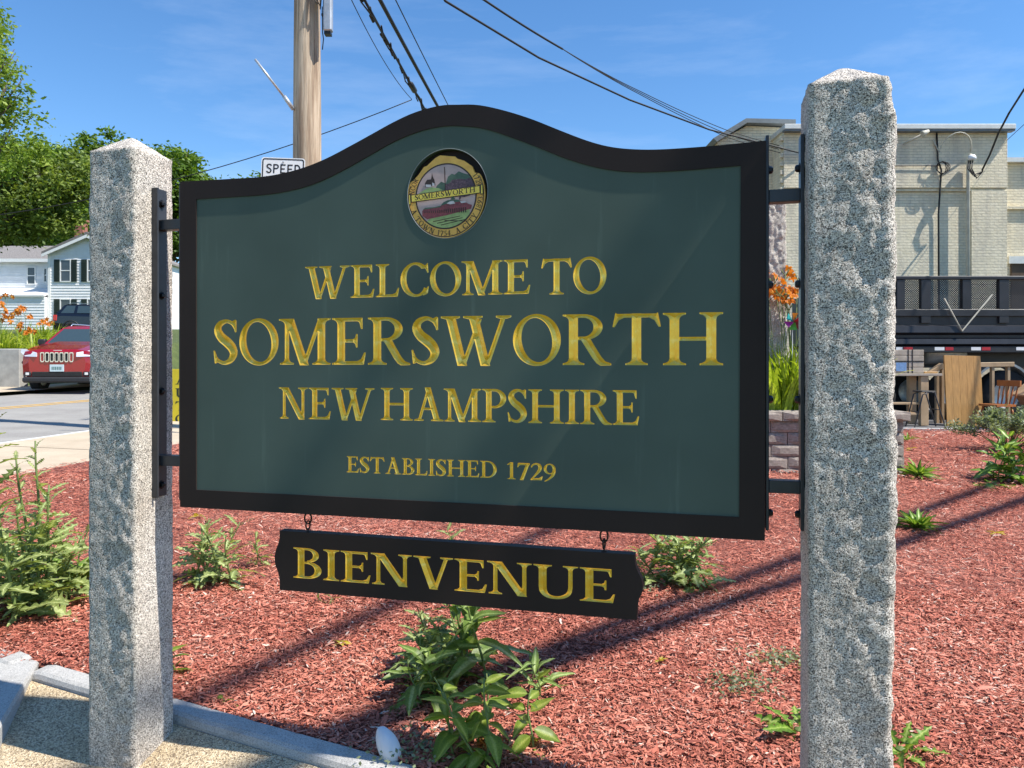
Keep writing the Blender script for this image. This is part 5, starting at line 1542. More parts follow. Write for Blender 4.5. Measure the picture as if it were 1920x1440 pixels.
    for sx in (-1, 1):
        for sy in (-1, 1):
            mb = MB(); mb.tube([(sx*0.16, sy*0.15, 0.42), (sx*0.19, sy*0.18, 0.22), (sx*0.22, sy*0.22, 0.0)], [0.016, 0.024, 0.013], 8); mb.build('leg', M['red_wood'], c, smooth=True)
    mb = MB(); mb.tube([(-0.2, -0.18, 0.18), (0.2, -0.18, 0.18)], 0.012, 6); mb.tube([(-0.2, 0.18, 0.18), (0.2, 0.18, 0.18)], 0.012, 6); mb.build('stretcher', M['red_wood'], c, smooth=True)
    for k in range(5):
        xx = -0.17+0.085*k
        mb = MB(); mb.tube([(xx, 0.19, 0.455), (xx*1.1, 0.23, 0.62), (xx*1.15, 0.27, 0.80)], [0.010, 0.018, 0.010], 8); mb.build('spindle', M['red_wood'], c, smooth=True)
    mb = MB(); mb.prism([(-0.25, 0.255), (0.25, 0.255), (0.25, 0.29), (-0.25, 0.29)], 0.79, 0.90, 'z'); mb.build('crest_rail', M['red_wood'], c)
    # chest of drawers tipped on its corner
    c0 = X(1952); D4 = D-0.5; gz = g(c0, D4)
    d = empty('tipped_dresser', (c0, D4, gz), math.radians(10), 'brown dresser tipped over on one corner beside the spindle chair', 'dresser')
    Mx = Matrix.Translation((0, 0, 0.235)) @ Matrix.Rotation(math.radians(-35), 4, 'Y')
    mb = MB(); mb.box(-0.38, 0.38, -0.24, 0.24, 0.0, 0.76, 0, Mx, 0.01); mb.build('carcass', M['brown_wood'], d)
    mb = MB(); mb.box(-0.42, 0.42, -0.28, 0.27, 0.762, 0.80, 0, Mx, 0.008); mb.build('top', M['pale_wood'], d)
    for k in range(3):
        z0 = 0.02+k*0.245
        mb = MB(); mb.box(-0.35, 0.35, -0.262, -0.241, z0, z0+0.225, 0, Mx, 0.006); dw = mb.build('drawer', M['brown_wood'], d)
        for xx in (-0.2, 0.2):
            mb = MB(); mb.box(xx-0.02, xx+0.02, -0.285, -0.263, z0+0.10, z0+0.13, 0, Mx, 0.006); mb.build('knob', M['steel_bolt'], dw)
    # planks lying behind
    for (pa, pb, ya, yb, nm, lb) in ((1836, 1905, 684, 683, 'plank', 'long pale plank lying across behind the oak table leaf'), (1748, 1772, 700, 684, 'plank', 'short brown plank sloping up behind the work table')):
        a = Vector((X(pa, D+0.35), D+0.45, Z(ya, D+0.45))); b_ = Vector((X(pb, D+0.35), D+0.45, Z(yb, D+0.45)))
        mb = MB(); L = (b_-a).length; ang = math.atan2(b_.z-a.z, b_.x-a.x)
        mb.box(0, L, -0.06, 0.06, -0.045, 0.045, 0, Matrix.Translation(a) @ Matrix.Rotation(-ang, 4, 'Y'), 0.006); mb.box(L*0.4, L*0.4+0.05, -0.04, 0.04, -(a.z-gz)+0.02, -0.046, 0, Matrix.Translation(a)); mb.box(L*0.9-0.05, L*0.9, -0.04, 0.04, -(a.z-gz)+0.02, -0.046+math.sin(ang)*L*0.85, 0, Matrix.Translation(a))
        o = mb.build('trestle_plank', M['pale_wood']); tag(o, lb, 'plank')
furniture()

# ---- raised planter of split-face blocks
M['block'] = mat_plain('split_face_block', (0.30, 0.255, 0.22), 0.95, 0, 0.35, 10, 0.9, 45)
def planter():
    p = empty('block_planter', (0, 0, 0), 0, 'raised planter of grey split-face blocks with orange daylilies', 'planter')
    yf = 8.3; xr = P(1697, 0, yf).x; xl = 0.8; zt = P(0, 772, yf).z; zb = G(3, yf)-0.10; dep = 2.4
    rows = 5; cap = 0.10; bh = (zt-cap-zb)/rows
    variants = []
    for k in range(5):
        bm = bmesh.new(); bmesh.ops.create_cube(bm, size=1.0); bmesh.ops.subdivide_edges(bm, edges=list(bm.edges), cuts=3, use_grid_fill=True)
        for v in bm.verts:
            c = v.co
            f = mnoise.fractal(Vector((c.x*4+k*5, c.y*4, c.z*4+k)), 0.9, 2.0, 3)
            if c.y < -0.49: v.co.y -= 0.07*f+(0.05 if abs(c.x) < 0.4 and abs(c.z) < 0.4 else -0.03)
            v.co.x *= 0.975; v.co.z *= 0.955
        me = bpy.data.meshes.new('block'); bm.to_mesh(me); bm.free(); me.materials.append(M['block']); variants.append(me)
    r = random.Random(3)
    def block(x, y, z, sx, sy, sz, rz=0.0, nm='block'):
        o = newobj(nm, r.choice(variants), p); o.location = (x, y, z); o.scale = (sx, sy, sz); o.rotation_euler = (0, 0, rz)
    bw = 0.36
    for j in range(rows):
        x = xr-0.0 if j % 2 == 0 else xr-bw/2+0.0
        z = zb+bh*(j+0.5)
        if j % 2: block(xr-bw/4, yf+0.12+0.006*j, z, bw/2, 0.24, bh)
        while x-bw > xl:
            block(x-bw/2, yf+0.12+0.006*j, z, bw, 0.24, bh); x -= bw
        y = yf+0.245
        while y+bw < yf+dep:
            block(xr-0.12-0.006*j, y+bw/2, z, bw, 0.24, bh, math.pi/2); y += bw
    x = xr+0.05
    while x-0.46 > xl:
        block(x-0.23, yf+0.13, zt-cap/2, 0.46, 0.34, cap, 0, 'cap_stone'); x -= 0.46
    y = yf+0.31
    while y+0.46 < yf+dep:
        block(xr-0.10, y+0.23, zt-cap/2, 0.46, 0.34, cap, math.pi/2, 'cap_stone'); y += 0.46
    mb = MB(); mb.box(xl, xr-0.16, yf+0.2, yf+dep-0.02, zb, zt-0.12); mb.build('soil', M['mulch'], p)
    return xr, xl, yf, zt-0.12, dep
PLX, PLX0, PLY, PLZ, PLD = planter()
# rear granite post standing in the planter
c = P(1452, 0, 9.1)
def rough_b(side, t, z): return 1.3
granite_post('granite_post', 0, 0.21, 0, 3.15, 9, rough_b, 'rough grey granite post rising from the daylily planter', loc=(c.x, 9.1, 0), rz=0.0, zbase=PLZ-0.2, nz=160, nper=16, amp=2.2)
# ------------------------------------------------------------------ utility poles, wires, speed sign
def mk_pole_mat():
    t = NT('weathered_pole'); v = t.coords((14, 14, 0.7)); v2 = t.coords((30, 30, 1.2))
    c = t.ramp(t.noise(v, 1.0, 5, 0.65), [(0.3, (0.20, 0.13, 0.08)), (0.48, (0.38, 0.28, 0.19)), (0.66, (0.58, 0.47, 0.34))])
    c = t.mix(c, (0.10, 0.06, 0.04), t.ramp(t.noise(v2, 1.0, 4, 0.7), [(0.56, (0, 0, 0)), (0.70, (0.8,)*3)]))
    c = t.mix(c, (0.45, 0.25, 0.06), t.ramp(t.noise(t.coords((6, 6, 0.9)), 1.0, 3, 0.6), [(0.60, (0, 0, 0)), (0.72, (0.6,)*3)]))
    t.color(c); t.set(Roughness=0.85); t.bump(t.noise(v2, 1.0, 5, 0.7), 0.7, 0.02)
    M['pole'] = t.mat
mk_pole_mat()
M['galv'] = mat_plain('galvanised_steel', (0.45, 0.46, 0.47), 0.4, 0.5, 0.15, 10)
def upole(x, y, h, r0, r1, label, hardware=False):
    gz = G(x, y)-0.1
    o = empty('utility_pole', (x, y, gz), 0, label, 'pole')
    mb = MB(); N = 40; n = 26; vs = []; fs = []
    for j in range(N+1):
        z = h*j/N; r = r0+(r1-r0)*j/N
        for k in range(n):
            a = 2*math.pi*k/n
            rr = r*(1+0.018*mnoise.noise(Vector((math.cos(a)*3, math.sin(a)*3, z*0.5))))-0.006*max(0, mnoise.noise(Vector((math.cos(a)*7, math.sin(a)*7, z*0.25))))
            vs.append((rr*math.cos(a), rr*math.sin(a), z))
    for j in range(N):
        for k in range(n):
            k2 = (k+1) % n; fs.append((j*n+k, j*n+k2, (j+1)*n+k2, (j+1)*n+k))
    fs.append(tuple(N*n+k for k in range(n)))
    MB().add(vs, fs).build('shaft', M['pole'], o, smooth=True)
    mb = MB(); mb.box(-1.2, 1.2, -r1-0.10, -r1-0.01, h-0.55, h-0.43, 0, None, 0.01); mb.build('cross_arm', M['pole'], o)
    for xx in (-1.05, -0.55, 0.55, 1.05):
        mb = MB(); mb.lathe([(0.0, 0.14), (0.03, 0.13), (0.045, 0.09), (0.03, 0.07), (0.05, 0.05), (0.02, 0.0), (0.0, 0.0)], 10, 0, Matrix.Translation((xx, -r1-0.055, h-0.43))); mb.build('insulator', M['glass_dark'], o, smooth=True)
    return o, gz
PX, PY = P(576, 0, 11.4).x, 11.4
PH = 9.6
pole, pgz = upole(PX, PY, PH, 0.236, 0.165, 'weathered wooden utility pole rising behind the speed limit sign')
# pale riser box and loops near the top of the visible shaft, side rod
zz = lambda py: P(0, py, PY-0.2).z-pgz
xx = lambda px: P(px, 0, PY-0.2).x-PX
mb = MB(); mb.box(xx(607), xx(623), -0.26, -0.13, zz(60), zz(-110), 0, None, 0.02); mb.build('riser_cover', M['galv'], pole)
mb = MB(); mb.box(xx(609), xx(621), -0.25, -0.14, zz(66), zz(61)); mb.box(xx(603), xx(608), -0.22, -0.16, zz(30), zz(26)); mb.build('riser_bracket', M['steel_bolt'], pole)
mb = MB()
for k in range(3):
    mb.tube([(xx(588+3*k), -0.22, zz(-30)), (xx(594+4*k), -0.27, zz(8-3*k)), (xx(602), -0.25, zz(12+4*k)), (xx(604), -0.2, zz(-20))], 0.009, 5)
mb.tube([(xx(603), -0.16, zz(10)), (xx(604), -0.17, zz(60)), (xx(606), -0.18, zz(72)), (xx(604), -0.18, zz(92))], 0.008, 5)
mb.build('cable_loop', M['cable'], pole, smooth=True)
mb = MB(); mb.tube([(xx(491), -0.5, zz(126)), (xx(536), -0.22, zz(186))], 0.017, 8); mb.tube([(xx(534), -0.24, zz(182)), (xx(548), -0.14, zz(203))], 0.03, 8); mb.build('stand_off_rod', M['galv'], pole, smooth=True)

def wire(pts, r, name, label, mat='cable', sag=0.0, n=24, group=None):
    """cable hung between points"""
    out = []
    for a, b in zip(pts, pts[1:]):
        a, b = Vector(a), Vector(b)
        for i in range(n):
            t = i/n; p = a.lerp(b, t); p.z -= sag*4*t*(1-t); out.append(p)
    out.append(Vector(pts[-1]))
    mb = MB(); mb.tube(out, r, 6); o = mb.build(name, M[mat], smooth=True)
    return tag(o, label, 'cable', group)
# trunk cables from this pole to the next one far behind the sign
FP = (0.35, 52.0)
upole(FP[0], FP[1], 10.5, 0.2, 0.15, 'distant wooden utility pole standing behind the green sign')
def thru(pa, da, pb, db, ext_a=0.0, ext_b=0.0):
    A = P(*pa, da); B = P(*pb, db)
    d = B-A
    return A-d*ext_a, B+d*ext_b
def bundle(px0, px1, r, name, label, lash):
    A, B = thru((px0, 0), 14.0, (px1, 200), 20.5, 0.30, 3.2)
    o = wire([A, B], r, name, label, sag=0.25, n=60)
    if lash:
        mb = MB(); L = (B-A)
        for k in range(60):
            t = k/60*0.55; p = A+L*t; p.z -= 0.25*4*t*(1-t)
            dx = 0.045*math.sin(k*1.9); mb.tube([p+Vector((dx, 0, 0.03*math.cos(k*2.3))), p+L*0.006+Vector((dx*0.6, 0, -0.05-0.03*math.sin(k)))], 0.016+0.012*(k % 3 == 0), 5)
        q_ = [A+L*(t/40*0.6)+Vector((0.05*math.sin(t*1.3), 0, -0.05+0.03*math.sin(t*0.9)-0.25*4*(t/40*0.6)*(1-t/40*0.6))) for t in range(41)]
        mb.tube(q_, 0.016, 5); l_ = mb.build('lashed_wire', M['cable'], o, smooth=True)
        mb = MB(); t = 0.20; p = A+L*0.217; p.z -= 0.25*4*0.217*0.783
        mb.tube([p-L*0.014, p-L*0.008, p+L*0.008, p+L*0.014], [0.02, 0.07, 0.07, 0.02], 8); mb.build('splice_case', M['black_plastic'], o, smooth=True)
bundle(687, 802, 0.030, 'trunk_cable', 'thick lashed cable bundle with splice case leaving the utility pole', True)
bundle(716, 829, 0.042, 'trunk_cable', 'thickest smooth black cable leaving the utility pole', False)
bundle(745, 849, 0.012, 'trunk_cable', 'thin black cable outermost of those running off behind the sign', False)
A, B = thru((668, 0), 14.0, (772, 186), 20.0, 0.3, 0.0)
wire([A, B], 0.009, 'drop_wire', 'thin slack wire between the pole and the lashed bundle', sag=0.25)
# slender span wire crossing behind the pole
A = P(772, 187, 20.0); C_ = P(-420, 430, 21.0)
wire([A, C_], 0.012, 'span_wire', 'thin span wire crossing behind the utility pole towards the trees', sag=0.9)
# service cables from the pole to the brick building
E = P(1512, 290, BD-0.1); top_l = Vector((PX+0.2, PY, pgz+7.95))
wire([P(835, 2, 12.6)+Vector((-0.75, -0.4, 1.0)), P(835, 2, 12.6), P(1010, 108, 15.0), P(1180, 187, 17.3), P(1330, 243, 19.2), E], 0.020, 'service_cable', 'black service cable from the pole to the brick building, lowest of its run', n=8)
S0 = P(908, 0, 13.4); S1 = P(1055, 92, 15.5)
wire([S0+(S0-S1)*0.8, S0, S1], 0.020, 'service_cable', 'black service cable that fans out into three thin wires', n=12, sag=0.02)
for k, (py1, py2) in enumerate(((171, 245), (174, 252), (177, 258))):
    wire([S1, P(1200, py1, 17.6), P(1365, py2, 20.0), P(1512, py2+40, 21.0)], 0.009, 'service_wire', ('uppermost','middle','lowest')[k]+' thin wire of three reaching the gable of the brick building', n=8, sag=0.03, group='three wires to the gable')
# service drop from the mast head up to the right
W0 = Vector((MAST_X+0.22, BD-0.34, MAST_Z))
wire([W0, P(1842, 318, 19.6), P(1856, 290, 18.9), P(1872, 250, 18.0), P(1892, 212, 17.0), P(1925, 160, 15.5), Vector((16.2, 10.8, 7.6))], 0.024, 'service_drop', 'twisted black service drop hanging from the mast on the brick building', n=6)
wire([P(1889, 262, BD), P(2000, 160, BD-3)], 0.008, 'span_wire', 'fine wire from the corner of the brick building')
# a line of cables passing overhead on the right (their shadows cross the mulch)
g1 = gp(1920, 945); g2 = gp(1684, 1030)
def over(gpa, gpb, z, r, label):
    a = Vector((gpa.x, gpa.y, 0))+Vector((SUN.x, SUN.y, 0))*((z-gpa.z)/SUN.z); b = Vector((gpb.x, gpb.y, 0))+Vector((SUN.x, SUN.y, 0))*((z-gpb.z)/SUN.z)
    d = (a-b).normalized()
    A = b-d*11.5; B = a+d*14.0
    A.z = z+0.1; B.z = z+0.1
    wire([A, B], r, 'overhead_cable', label, sag=0.0, n=4)
    return A, B
r1 = over(g1, g2, 8.6, 0.066, 'heavy overhead cable crossing above the planting bed')
r2 = over(gp(1843, 923), gp(1757, 956), 9.2, 0.062, 'lighter overhead cable crossing above the planting bed')
over(gp(700, 1168), gp(480, 1278), 13.0, 0.065, 'overhead cable whose faint shadow crosses the mulch below the hanging board')
for e in (0, 1):
    m = (r1[e]+r2[e])/2
    upole(m.x, m.y, 10.6, 0.2, 0.14, ('wooden utility pole standing behind the viewer' if e == 0 else 'wooden utility pole beyond the truck carrying overhead cables'))
# ---- speed limit sign
M['sign_white'] = mat_plain('reflective_white_sign', (0.80, 0.80, 0.78), 0.4, 0, 0.06, 6)
M['sign_ink'] = mat_plain('black_sign_ink', (0.015, 0.015, 0.017), 0.5, 0, 0)
def speed_sign():
    D = 10.7; a = P(490.5, 296, D); b = P(572.5, 296, D); w = (b.x-a.x); h = w*1.25; cx = (a.x+b.x)/2; gz = G(cx, D)-0.1
    s = empty('speed_limit_sign', (cx, D, gz), math.radians(0), 'white SPEED LIMIT sign with black border in front of the wooden pole', 'sign')
    zt = a.z-gz; tilt = Matrix.Translation((0, 0, zt)) @ Matrix.Rotation(math.radians(2.2), 4, 'Y') @ Matrix.Translation((0, 0, -zt))
    def rr(x0, x1, z0, z1, r, n=5):
        out = []
        for cx_, cz_, a0 in ((x1-r, z0+r, -90), (x1-r, z1-r, 0), (x0+r, z1-r, 90), (x0+r, z0+r, 180)):
            for i in range(n+1):
                t = math.radians(a0+90*i/n); out.append((cx_+r*math.cos(t), cz_+r*math.sin(t)))
        return out
    def put(mb):
        mb.v = [tuple(tilt @ Vector(p)) for p in mb.v]; return mb
    mb = MB(); mb.prism(rr(-w/2, w/2, zt-h, zt, 0.04), -0.0015, 0.0015, 'y'); pl = put(mb).build('plate', M['sign_white'], s)
    o_ = rr(-w/2+0.014, w/2-0.014, zt-h+0.014, zt-0.014, 0.033); i_ = rr(-w/2+0.030, w/2-0.030, zt-h+0.030, zt-0.030, 0.022)
    mb = MB(); m = len(o_); mb.add([(p[0], -0.0035, p[1]) for p in o_+i_], [(k, (k+1) % m, m+(k+1) % m, m+k) for k in range(m)]); put(mb).build('border_line', M['sign_ink'], pl, fix=False)
    # plain block capitals
    T = 0.145
    sans = {
        'S': [ribbon([(0.56, 0.80, T), (0.42, 0.93, T), (0.20, 0.92, T), (0.09, 0.76, T), (0.20, 0.58, T), (0.42, 0.46, T), (0.52, 0.27, T), (0.42, 0.09, T), (0.20, 0.07, T), (0.05, 0.22, T)], 4)],
        'P': [[(0, 0), (T, 0), (T, 1), (0, 1)], ring(0.30, 0.72, 0.30, 0.28, T, T, a0=-90, a1=90, n=16), [(0.1, 1), (0.1, 1-T), (0.31, 1-T), (0.31, 1)], [(0.1, 0.44), (0.31, 0.44), (0.31, 0.44+T), (0.1, 0.44+T)]],
        'E': [[(0, 0), (T, 0), (T, 1), (0, 1)], [(0.1, 0), (0.55, 0), (0.55, T), (0.1, T)], [(0.1, 1-T), (0.55, 1-T), (0.55, 1), (0.1, 1)], [(0.1, 0.42), (0.48, 0.42), (0.48, 0.42+T), (0.1, 0.42+T)]],
        'D': [[(0, 0), (T, 0), (T, 1), (0, 1)], ring(0.28, 0.5, 0.34, 0.5, T, T, a0=-90, a1=90, n=20), [(0.1, 0), (0.29, 0), (0.29, T), (0.1, T)], [(0.1, 1-T), (0.29, 1-T), (0.29, 1), (0.1, 1)]],
        'L': [[(0, 0), (T, 0), (T, 1), (0, 1)], [(0.1, 0), (0.52, 0), (0.52, T), (0.1, T)]],
        'I': [[(0.22, 0), (0.22+T, 0), (0.22+T, 1), (0.22, 1)]],
        'M': [[(0, 0), (T, 0), (T, 1), (0, 1)], [(0.62-T, 0), (0.62, 0), (0.62, 1), (0.62-T, 1)], para(0.31, 0.25, 0.09, 1.0, T), para(0.31, 0.25, 0.53, 1.0, T)],
        'T': [[(0.23, 0), (0.23+T, 0), (0.23+T, 1), (0.23, 1)], [(0, 1-T), (0.62, 1-T), (0.62, 1), (0, 1)]],
    }
    for word, zc in (('SPEED', zt-0.218), ('LIMIT', zt-0.39)):
        ch_h = 0.128; cw = w*0.13; step = w*0.162
        for i, ch in enumerate(word):
            vs, tri, be = union_outline(sans[ch], 1e-5)
            mb = MB(); mb.add([(-w/2+w*0.115+i*step+p[0]*cw/0.6, -0.0036, zc+p[1]*ch_h) for p in vs], [tuple(t) for t in tri]); put(mb).build('letter', M['sign_ink'], pl, fix=False)
    mb = MB(); mb.box(-0.03, 0.03, 0.004, 0.04, 0, zt-0.02); mb.build('post', M['galv'], s)
    for z in (zt-0.06, zt-h+0.06):
        mb = MB(); mb.lathe([(0, 0.012), (0.012, 0.010), (0.014, 0.0), (0, 0)], 8, 0, Matrix.Translation((0, -0.0015, z)) @ Matrix.Rotation(math.pi/2, 4, 'X')); put(mb).build('bolt', M['galv'], pl)
speed_sign()
# ------------------------------------------------------------------ vegetation
M['bark'] = mat_plain('bark', (0.10, 0.075, 0.055), 0.95, 0, 0.4, 6, 0.8, 20)
M['leaf_tree'] = mat_leaf('tree_leaves_mid', (0.07, 0.13, 0.016), (0.22, 0.34, 0.04), (0.40, 0.50, 0.10), 0.38)
M['leaf_dark'] = mat_leaf('tree_leaves_dark', (0.05, 0.10, 0.014), (0.17, 0.29, 0.03), (0.32, 0.43, 0.06), 0.34)
M['leaf_olive'] = mat_leaf('tree_leaves_olive', (0.10, 0.15, 0.03), (0.28, 0.37, 0.07), (0.46, 0.50, 0.17), 0.38)
def tree(x, y, gz, h, blobs, nleaf, size, mat, label, seed, trunk_r=0.25, clump=(0.5, 1.1), ncl=140, droop=0.0):
    """trunk, limbs and a crown of many leaf faces gathered in uneven clumps; blobs: (dx, dy, z, rx, rz)"""
    g = np.random.default_rng(seed); r = random.Random(seed)
    t = empty('broadleaf_tree', (x, y, gz), 0, label, 'tree')
    mb = MB()
    zc = min(b[2]-b[4]*0.3 for b in blobs)
    mx = sum(b[0] for b in blobs)/len(blobs)
    tp = [(0, 0, -0.3), (0.06*h*0.1, 0.05, zc*0.4), (mx*0.2, 0, zc*0.8), (mx*0.5, 0, zc+0.25*(h-zc)), (mx*0.7, 0, zc+0.6*(h-zc))]
    mb.tube(tp, [trunk_r*1.3, trunk_r, trunk_r*0.8, trunk_r*0.5, trunk_r*0.15], 9)
    mb.build('trunk', M['bark'], t, smooth=True)
    mb = MB()
    for b in blobs:
        for k in range(4):
            e = Vector((b[0]+r.uniform(-.6, .6)*b[3], b[1]+r.uniform(-.6, .6)*b[3], b[2]+r.uniform(-.3, .7)*b[4]))
            s = Vector(tp[r.choice((2, 3))]); m = s.lerp(e, 0.5)+Vector((r.uniform(-.4, .4), r.uniform(-.4, .4), 0.4))
            mb.tube([s, m, e], [trunk_r*0.35, trunk_r*0.2, trunk_r*0.05], 5)
    mb.build('limbs', M['bark'], t, smooth=True)
    vol = np.array([b[3]*b[3]*b[4] for b in blobs]); pr = vol/vol.sum()
    ci = g.choice(len(blobs), ncl, p=pr)
    d = g.normal(size=(ncl, 3)); d /= np.linalg.norm(d, axis=1)[:, None]
    rad = g.uniform(0.45, 1.0, ncl)[:, None]**0.6
    B = np.array(blobs)[ci]
    cen = B[:, :3]+d*rad*np.stack([B[:, 3], B[:, 3], B[:, 4]], 1)
    cr = g.uniform(clump[0], clump[1], ncl)
    li = g.integers(0, ncl, nleaf)
    off = g.normal(size=(nleaf, 3))*cr[li][:, None]*np.array([0.55, 0.55, 0.38])
    off[:, 2] -= droop*np.hypot(off[:, 0], off[:, 1])
    p = cen[li]+off
    a = g.normal(size=(nleaf, 3)); a[:, 2] *= 0.5; a[:, 2] -= droop; a /= np.linalg.norm(a, axis=1)[:, None]
    b_ = np.cross(a, g.normal(size=(nleaf, 3))); b_ /= np.linalg.norm(b_, axis=1)[:, None]
    s = (size*g.uniform(0.6, 1.3, nleaf))[:, None]
    v = np.stack([p-a*s*0.6, p+b_*s*0.30, p+a*s*0.6, p-b_*s*0.30], 1).reshape(-1, 3)
    f = np.arange(nleaf*4).reshape(-1, 4)
    tone = np.repeat(np.clip(g.normal(0.40, 0.17, nleaf)+g.normal(0, 0.12, ncl)[li], 0, 0.9), 4)
    o = newobj('crown', np_mesh('crown', v, f, tone), t, mat)
    return t
def tz(py, d): return CAMZ-(py-HY)/F*d
# big feathery tree at the left edge of the picture
d = 31.0; x = P(-95, 0, d).x; gz = lawn_z(x, d)
u = lambda px: P(px, 0, d).x-x
w = lambda py: tz(py, d)-gz
tree(x, d, gz, 16, [(u(-30), 0, w(150), 1.7, 2.0), (u(-40), 0.5, w(250), 2.3, 1.8), (u(20), -0.5, w(130), 0.7, 0.5), (u(40), -0.6, w(175), 0.7, 0.6), (u(5), 0.6, w(90), 0.7, 0.8), (u(-120), 0, w(60), 2.5, 2.5), (u(-150), 0, w(300), 2.6, 2.4), (u(0), 0.2, w(220), 0.9, 0.5)], 21000, 0.16, M['leaf_tree'], 'tall feathery green tree overhanging the white house from the side', 11, 0.28, (0.25, 0.6), 230, 0.1)
d = 44.0; x = P(-75, 0, d).x; gz = lawn_z(x, d)
tree(x, d, gz, 14, [(u(0) if False else P(px, 0, d).x-x, dy, tz(py, d)-gz, rx, rz) for px, py, dy, rx, rz in ((-20, 320, 0, 2.8, 2.2), (50, 330, 0.5, 2.4, 2.0), (110, 370, 0, 2.0, 1.9), (20, 395, -0.5, 2.6, 1.8), (85, 420, 0.3, 1.8, 1.0), (140, 320, 1, 1.4, 1.2), (-70, 400, 0, 2.5, 2))], 42000, 0.22, M['leaf_olive'], 'olive green tree with drooping bare twigs in front of the white house', 12, 0.25, (0.4, 0.9), 220, 0.25)
for (px, py, d, sc, lab, sd, mt) in ((190, 330, 78, 1.0, 'dark green tree behind the white house beside the granite post', 13, 'leaf_dark'), (320, 350, 84, 0.95, 'dark green rounded tree rising beyond the end of the green sign', 14, 'leaf_dark'), (60, 345, 86, 1.05, 'bright green tree farthest behind the white house roof', 15, 'leaf_tree'), (480, 400, 95, 1.0, 'green tree hidden behind the welcome sign', 16, 'leaf_dark'), (-90, 330, 80, 1.1, 'dark tree behind the wing of the white house', 17, 'leaf_dark'), (760, 430, 110, 1.1, 'far green tree well behind the welcome sign', 18, 'leaf_tree')):
    x = P(px, 0, d).x; gz = lawn_z(x, d) if x < 2 else G(x, d)
    c = tz(py, d)-gz; R_ = 4.4*sc
    bl = [(0, 0, c, R_, R_*0.95), (-R_*0.7, 0.5, c-R_*0.5, R_*0.75, R_*0.8), (R_*0.7, -0.5, c-R_*0.5, R_*0.75, R_*0.8), (0, 0, c-R_, R_*1.0, R_*0.8), (R_*0.25, 0, c+R_*0.55, R_*0.5, R_*0.5), (-R_*0.6, 0, c-R_*1.5, R_*0.8, R_*0.7), (R_*0.6, 0, c-R_*1.5, R_*0.8, R_*0.7)]
    tree(x, d, gz, c+R_, bl, 30000, 0.42, M[mt], lab, sd, 0.4, (0.7, 1.5), 230)

# ---- leaves
def leaf_mesh(kind, seed, nseg=10):
    """leaf along +x, unit length, lying in xy and arching; tone is high on the midrib"""
    r = random.Random(seed); vs = []; tn = []; fs = []
    if kind == 'lobed': nseg = 17
    bend = r.uniform(0.12, 0.75); tw = r.uniform(-0.8, 0.8)
    for i in range(nseg+1):
        t = i/nseg
        if kind == 'lobed':
            env = 0.15*math.sin(math.pi*min(1, t*1.02))**0.7*(0.65+0.5*t)+0.015
            tooth = 1.0 if i % 3 == 1 else (0.62 if i % 3 == 2 else 0.30)
            wl = env*tooth*r.uniform(0.85, 1.2); wr = env*(1.0 if (i+1) % 3 == 1 else (0.6 if (i+1) % 3 == 2 else 0.32))*r.uniform(0.85, 1.2); sweep = 0.03*tooth
        elif kind == 'oblong':
            e = 0.125*math.sin(math.pi*t**0.8)**0.75+0.008
            wl = e*r.uniform(0.93, 1.07)*(1.06 if i % 2 else 0.94); wr = e*r.uniform(0.93, 1.07)*(0.94 if i % 2 else 1.06); sweep = 0
        elif kind == 'ovate':
            tt = max(0, (t-0.12)/0.88)
            e = (0.20*math.sin(math.pi*tt**0.72)**0.9 if tt > 0 else 0)+0.008*(1-t)
            wl = wr = e; sweep = 0.01
        else:                                   # strap
            wl = wr = 0.022*(1-t**3)+0.001; sweep = 0
        z = -bend*t*t+0.02*math.sin(t*9+seed) ; x = t*(1-0.12*bend)
        rot = tw*t; c, s = math.cos(rot), math.sin(rot)
        up = 0.30 if kind != 'strap' else 0.5
        row = [(-wl, up*wl+0.012*math.sin(i*2.1+seed)*(kind in ('oblong', 'lobed')), -sweep), (-wl*0.5, up*wl*0.35, 0), (0, 0, 0), (wr*0.5, up*wr*0.35, 0), (wr, up*wr+0.012*math.cos(i*1.7+seed)*(kind in ('oblong', 'lobed')), -sweep)]
        for (yy, zz, sx) in row:
            vs.append((x+sx, yy*c-zz*s, z+yy*s+zz*c))
        base = 0.30
        tn += [base, base+0.05, 0.92 if kind != 'strap' else 0.45, base+0.05, base]
    for i in range(nseg):
        for k in range(4): fs.append((i*5+k, i*5+k+1, (i+1)*5+k+1, (i+1)*5+k))
    return np.array(vs), np.array(fs), np.array(tn)
M['weed'] = mat_leaf('weed_leaf', (0.15, 0.20, 0.06), (0.34, 0.42, 0.14), (0.60, 0.68, 0.32), 0.36, 0.45)
M['weed_light'] = mat_leaf('rosette_leaf', (0.060, 0.135, 0.015), (0.195, 0.345, 0.038), (0.450, 0.570, 0.150), 0.32, 0.38)
M['sapling'] = mat_leaf('sapling_leaf', (0.10, 0.17, 0.02), (0.26, 0.36, 0.05), (0.42, 0.50, 0.12), 0.45, 0.4)
M['weed_mid'] = mat_leaf('broad_weed_leaf', (0.10, 0.17, 0.035), (0.25, 0.36, 0.08), (0.50, 0.62, 0.24), 0.34, 0.42)
M['stem_green'] = mat_plain('green_stem', (0.13, 0.18, 0.05), 0.6, 0, 0.2, 20)
M['stem_dry'] = mat_plain('dry_stem', (0.30, 0.22, 0.11), 0.8, 0, 0.2, 20)
LM = {}
def lmesh(kind, k, mat):
    key = (kind, k, mat)
    if key not in LM:
        v, f, tn = leaf_mesh(kind, k*7+3)
        me = np_mesh('leaf', v, f, tn, smooth=True); me.materials.append(M[mat]); LM[key] = me
    return LM[key]
